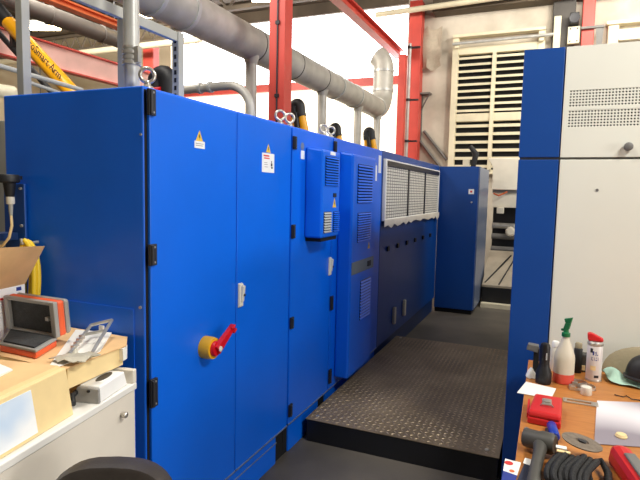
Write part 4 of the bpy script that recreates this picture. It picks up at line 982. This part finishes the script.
u = thing('cable_coil', (.1, 1.68, D), 'thick black cable coiled in loops at the desk front', 'cable')
for i in range(7):
    cx = .055+.0165*i; cz = D+.038+.004*math.sin(i*2.1); ry = .085+.01*math.sin(i*1.7)
    pts = [(cx+.012*math.cos(2*PI*k/24)+.01*math.sin(4*PI*k/24), 1.67+ry*math.cos(2*PI*k/24), cz+.022*math.sin(2*PI*k/24)) for k in range(24)]
    MB().tube(pts, .0095, 8, closed=True).build('cable_loop', 'gtool', u, smooth=True)
MB().tube([(.15, 1.75, D+.03), (.19, 1.79, D+.03), (.205, 1.74, D+.02), (.20, 1.66, D+.015)], .011, 10).build('cable_tail', 'gtool', u, smooth=True)
MB().box(.06, .09, 1.735, 1.755, D+.068, D+.071).build('white_tag', 'paper', u)
MB().box(.062, .1, 1.715, 1.728, D+.066, D+.069).build('print_tag', 'lcard', u)
u = thing('cordless_driver', (.27, 1.82, D), 'red and grey cordless driver at the lower right corner', 'power tool')
b = MB(); b.T = Matrix.Translation((.256, 1.795, D)) @ Matrix.Rotation(math.radians(14), 4, 'Z')
b.hexa([(-.036, -.16, .0), (.035, -.16, .0), (.033, .07, .0), (-.034, .07, .0)], [(-.03, -.16, .06), (.03, -.16, .06), (.028, .055, .075), (-.03, .055, .075)]); b.build('body', 'redtool', u, bevel=.022)
b = MB(); b.T = Matrix.Translation((.256, 1.795, D)) @ Matrix.Rotation(math.radians(14), 4, 'Z')
b.hexa([(-.016, -.165, .058), (.026, -.165, .058), (.02, -.01, .070), (-.014, -.01, .070)], [(-.014, -.165, .066), (.024, -.165, .066), (.018, -.015, .077), (-.012, -.015, .077)]); b.build('grip_inlay', 'wseam', u, bevel=.004)
b = MB(); b.T = Matrix.Translation((.256, 1.795, D)) @ Matrix.Rotation(math.radians(14), 4, 'Z')
b.box(-.05, .04, -.25, -.165, 0, .07); b.build('battery_pack', 'tooldk', u, bevel=.01)
# cloth, bag, cap
g = []
qa, qb, qc, qd = Vector((.262, 2.80, D)), Vector((.60, 2.76, D)), Vector((.60, 2.60, D)), Vector((.30, 2.66, D))
for i in range(9):
    row = []
    for j in range(15):
        s1, s2 = j/14, i/8
        p = qa.lerp(qb, s1).lerp(qd.lerp(qc, s1), s2)
        hump = .055*math.exp(-((s1-.12)**2)/.012-((s2-.35)**2)/.12)
        row.append((p.x+random.uniform(-.004,.004), p.y+random.uniform(-.004,.004), D+.004+hump+.012*abs(math.sin(s1*11+s2*5))))
    g.append(row)
tag(MB().sheet(g, .003).build('mint_cloth', 'mint', smooth=True, sub=1), 'crumpled mint green cloth at the right of the aerosol can', 'cloth')
u = thing('work_bag', (.48, 2.83, D), 'slumped olive bag against the cream machine', 'bag')
b = MB(); n_, m_ = 14, 8; rings = []
for j in range(m_+1):
    ph = PI/2*j/m_
    rings.append([b._v((.50+.225*math.cos(ph)**.8*math.cos(2*PI*k/n_), 2.845+.035*math.cos(ph)**.7*math.sin(2*PI*k/n_)+.02*math.sin(ph), D+.002+.14*math.sin(ph)**.9)) for k in range(n_)])
for r0, r1 in zip(rings, rings[1:]):
    for k in range(n_): b._f([r0[k], r0[(k+1)%n_], r1[(k+1)%n_], r1[k]])
b._f(rings[0][::-1]); b.build('bag_body', 'olive', u, smooth=True)
MB().tube([(.42, 2.80, D+.11), (.46, 2.795, D+.128), (.56, 2.795, D+.128)], .006, 8).build('seam', 'wseam', u, smooth=True)
u = thing('safety_helmet', (.46, 2.73, D), 'round black helmet lying on the mint cloth', 'helmet')
cx, cy = .455, 2.70
b = MB(); rings = []
for j in range(9):
    ph = PI/2*j/8
    rings.append([b._v((cx+.1*math.cos(ph)**.7*math.cos(2*PI*k/20), cy+.075*math.cos(ph)**.7*math.sin(2*PI*k/20), D+.045+.10*math.sin(ph))) for k in range(20)])
for r0, r1 in zip(rings, rings[1:]):
    for k in range(20): b._f([r0[k], r0[(k+1)%20], r1[(k+1)%20], r1[k]])
b._f(rings[0][::-1]); b.build('shell', 'black', u, smooth=True)
b = MB(); b.T = Matrix.Translation((cx, cy, D+.036)) @ Matrix.Diagonal((1, .75, 1, 1))
b.lathe((0,0,0), [(.103, 0), (.108, .004), (.108, .01), (.1, .014)], n=24).build('rim', 'hinge', u, smooth=True)
pipe('wire_offcut', 'thin dark wire offcut on the desk right of the bar', [(.30, 2.52, D+.003), (.33, 2.50, D+.006), (.345, 2.53, D+.003), (.36, 2.49, D+.005), (.40, 2.50, D+.003)], .0022, 'black', 'wire', n=6)
# leaflets at the near left corner of the desk
u = thing('leaflet', (-.06, 1.64, D), 'leaflet with red and orange print overhanging the desk corner', 'leaflet')
c4 = [(-0.085, 1.730, 0.763), (-0.037, 1.725, 0.763), (-0.044, 1.637, 0.763), (-0.085, 1.649, 0.763)]
MB().prism(c4, (0,0,.0015)).build('page', 'paper', u)
c4 = [(-0.085, 1.649, 0.763), (-0.044, 1.637, 0.763), (-0.049, 1.574, 0.763), (-0.085, 1.575, 0.763)]
MB().prism(c4, (0,0,.0015)).build('blue_page', 'blueink', u)
q = (-0.072, 1.704, 0.765); MB().lathe(q, [(.013, 0), (.013, .0005)], n=18).build('red_print', 'redink', u)
q = (-0.060, 1.657, 0.765); b = MB(); b.lathe(q, [(.008, 0), (.008, .0005)], n=14).build('orange_print', 'orange', u)
u = thing('booklet', (-.02, 1.63, D), 'dark navy booklet with white corner beside the leaflet', 'booklet')
c4 = [(-0.023, 1.750, 0.764), (0.001, 1.734, 0.764), (0.002, 1.574, 0.764), (-0.044, 1.586, 0.764)]
MB().prism(c4, (0,0,.004)).build('cover', mat('booklet_navy', (40,46,66), .6), u)
c4 = [(-0.027, 1.752, 0.769), (-0.003, 1.749, 0.769), (-0.008, 1.706, 0.769), (-0.031, 1.715, 0.769)]
MB().prism(c4, (0,0,.0008)).build('white_corner', 'paper', u)
tag(MB().box(.145, .20, 1.60, 1.64, D, D+.02).build('tape_roll', 'yellow', bevel=.006), 'yellow item peeking out below the black cable', 'tape')

# ------------------------------------------------------------------ light
def area(name, loc, target, sx, sy, power, col):
    L = bpy.data.lights.new(name, 'AREA'); L.shape = 'RECTANGLE'; L.size = sx; L.size_y = sy; L.energy = power; L.color = col
    o = bpy.data.objects.new(name, L); COL.objects.link(o); o.location = loc
    o.rotation_euler = (Vector(target)-Vector(loc)).to_track_quat('-Z', 'Y').to_euler(); return o
area('unseen_side_light', (7.6, 0, 2.2), (-1, 1.1, 1.2), 2.2, 2.4, 250, (1, .97, .92))  # unseen side source added to light the cabinet doors; no window stands here
area('roof_lamp_bench', (-1.6, 1.28, 4.7), (-1.6, 1.25, .9), .9, .3, 100, (1, .95, .86))
area('roof_lamp_desk', (1.9, 1.3, 3.9), (.3, 2.2, 1.0), 1.2, .4, 122, (1, .98, .93))
area('roof_lamp_aisle', (3.1, 5.4, 5.2), (-1.3, 5.6, 1.6), 1.4, .3, 215, (1, .95, .88))
area('hall_lamp_back', (1.0, 8.6, 5.3), (0, 11, 3.2), 2.5, .6, 145, (1, .94, .83))
area('hall_lamp_left', (-7.0, 5.5, 5.2), (-7, 8, 3), 3, 1, 520, (1, .92, .82))
area('hall_lamp_mid', (-3.9, 2.6, 4.9), (-2.6, 5, 3), 2, .8, 160, (1, .94, .86))
area('added_hood_light', (1.4, 7.0, 5.3), (-.4, 9.2, 1.9), 1.0, .3, 30, (1, .95, .86))  # extra light without a lamp body, added to brighten the press hood
w = bpy.data.worlds.new('world'); S.world = w; w.use_nodes = True
w.node_tree.nodes['Background'].inputs[0].default_value = (.9, .95, 1, 1); w.node_tree.nodes['Background'].inputs[1].default_value = .1
S.view_settings.view_transform = 'Standard'; S.view_settings.look = 'None'; S.view_settings.exposure = -.2; S.view_settings.gamma = 1
S.view_settings.use_curve_mapping = False
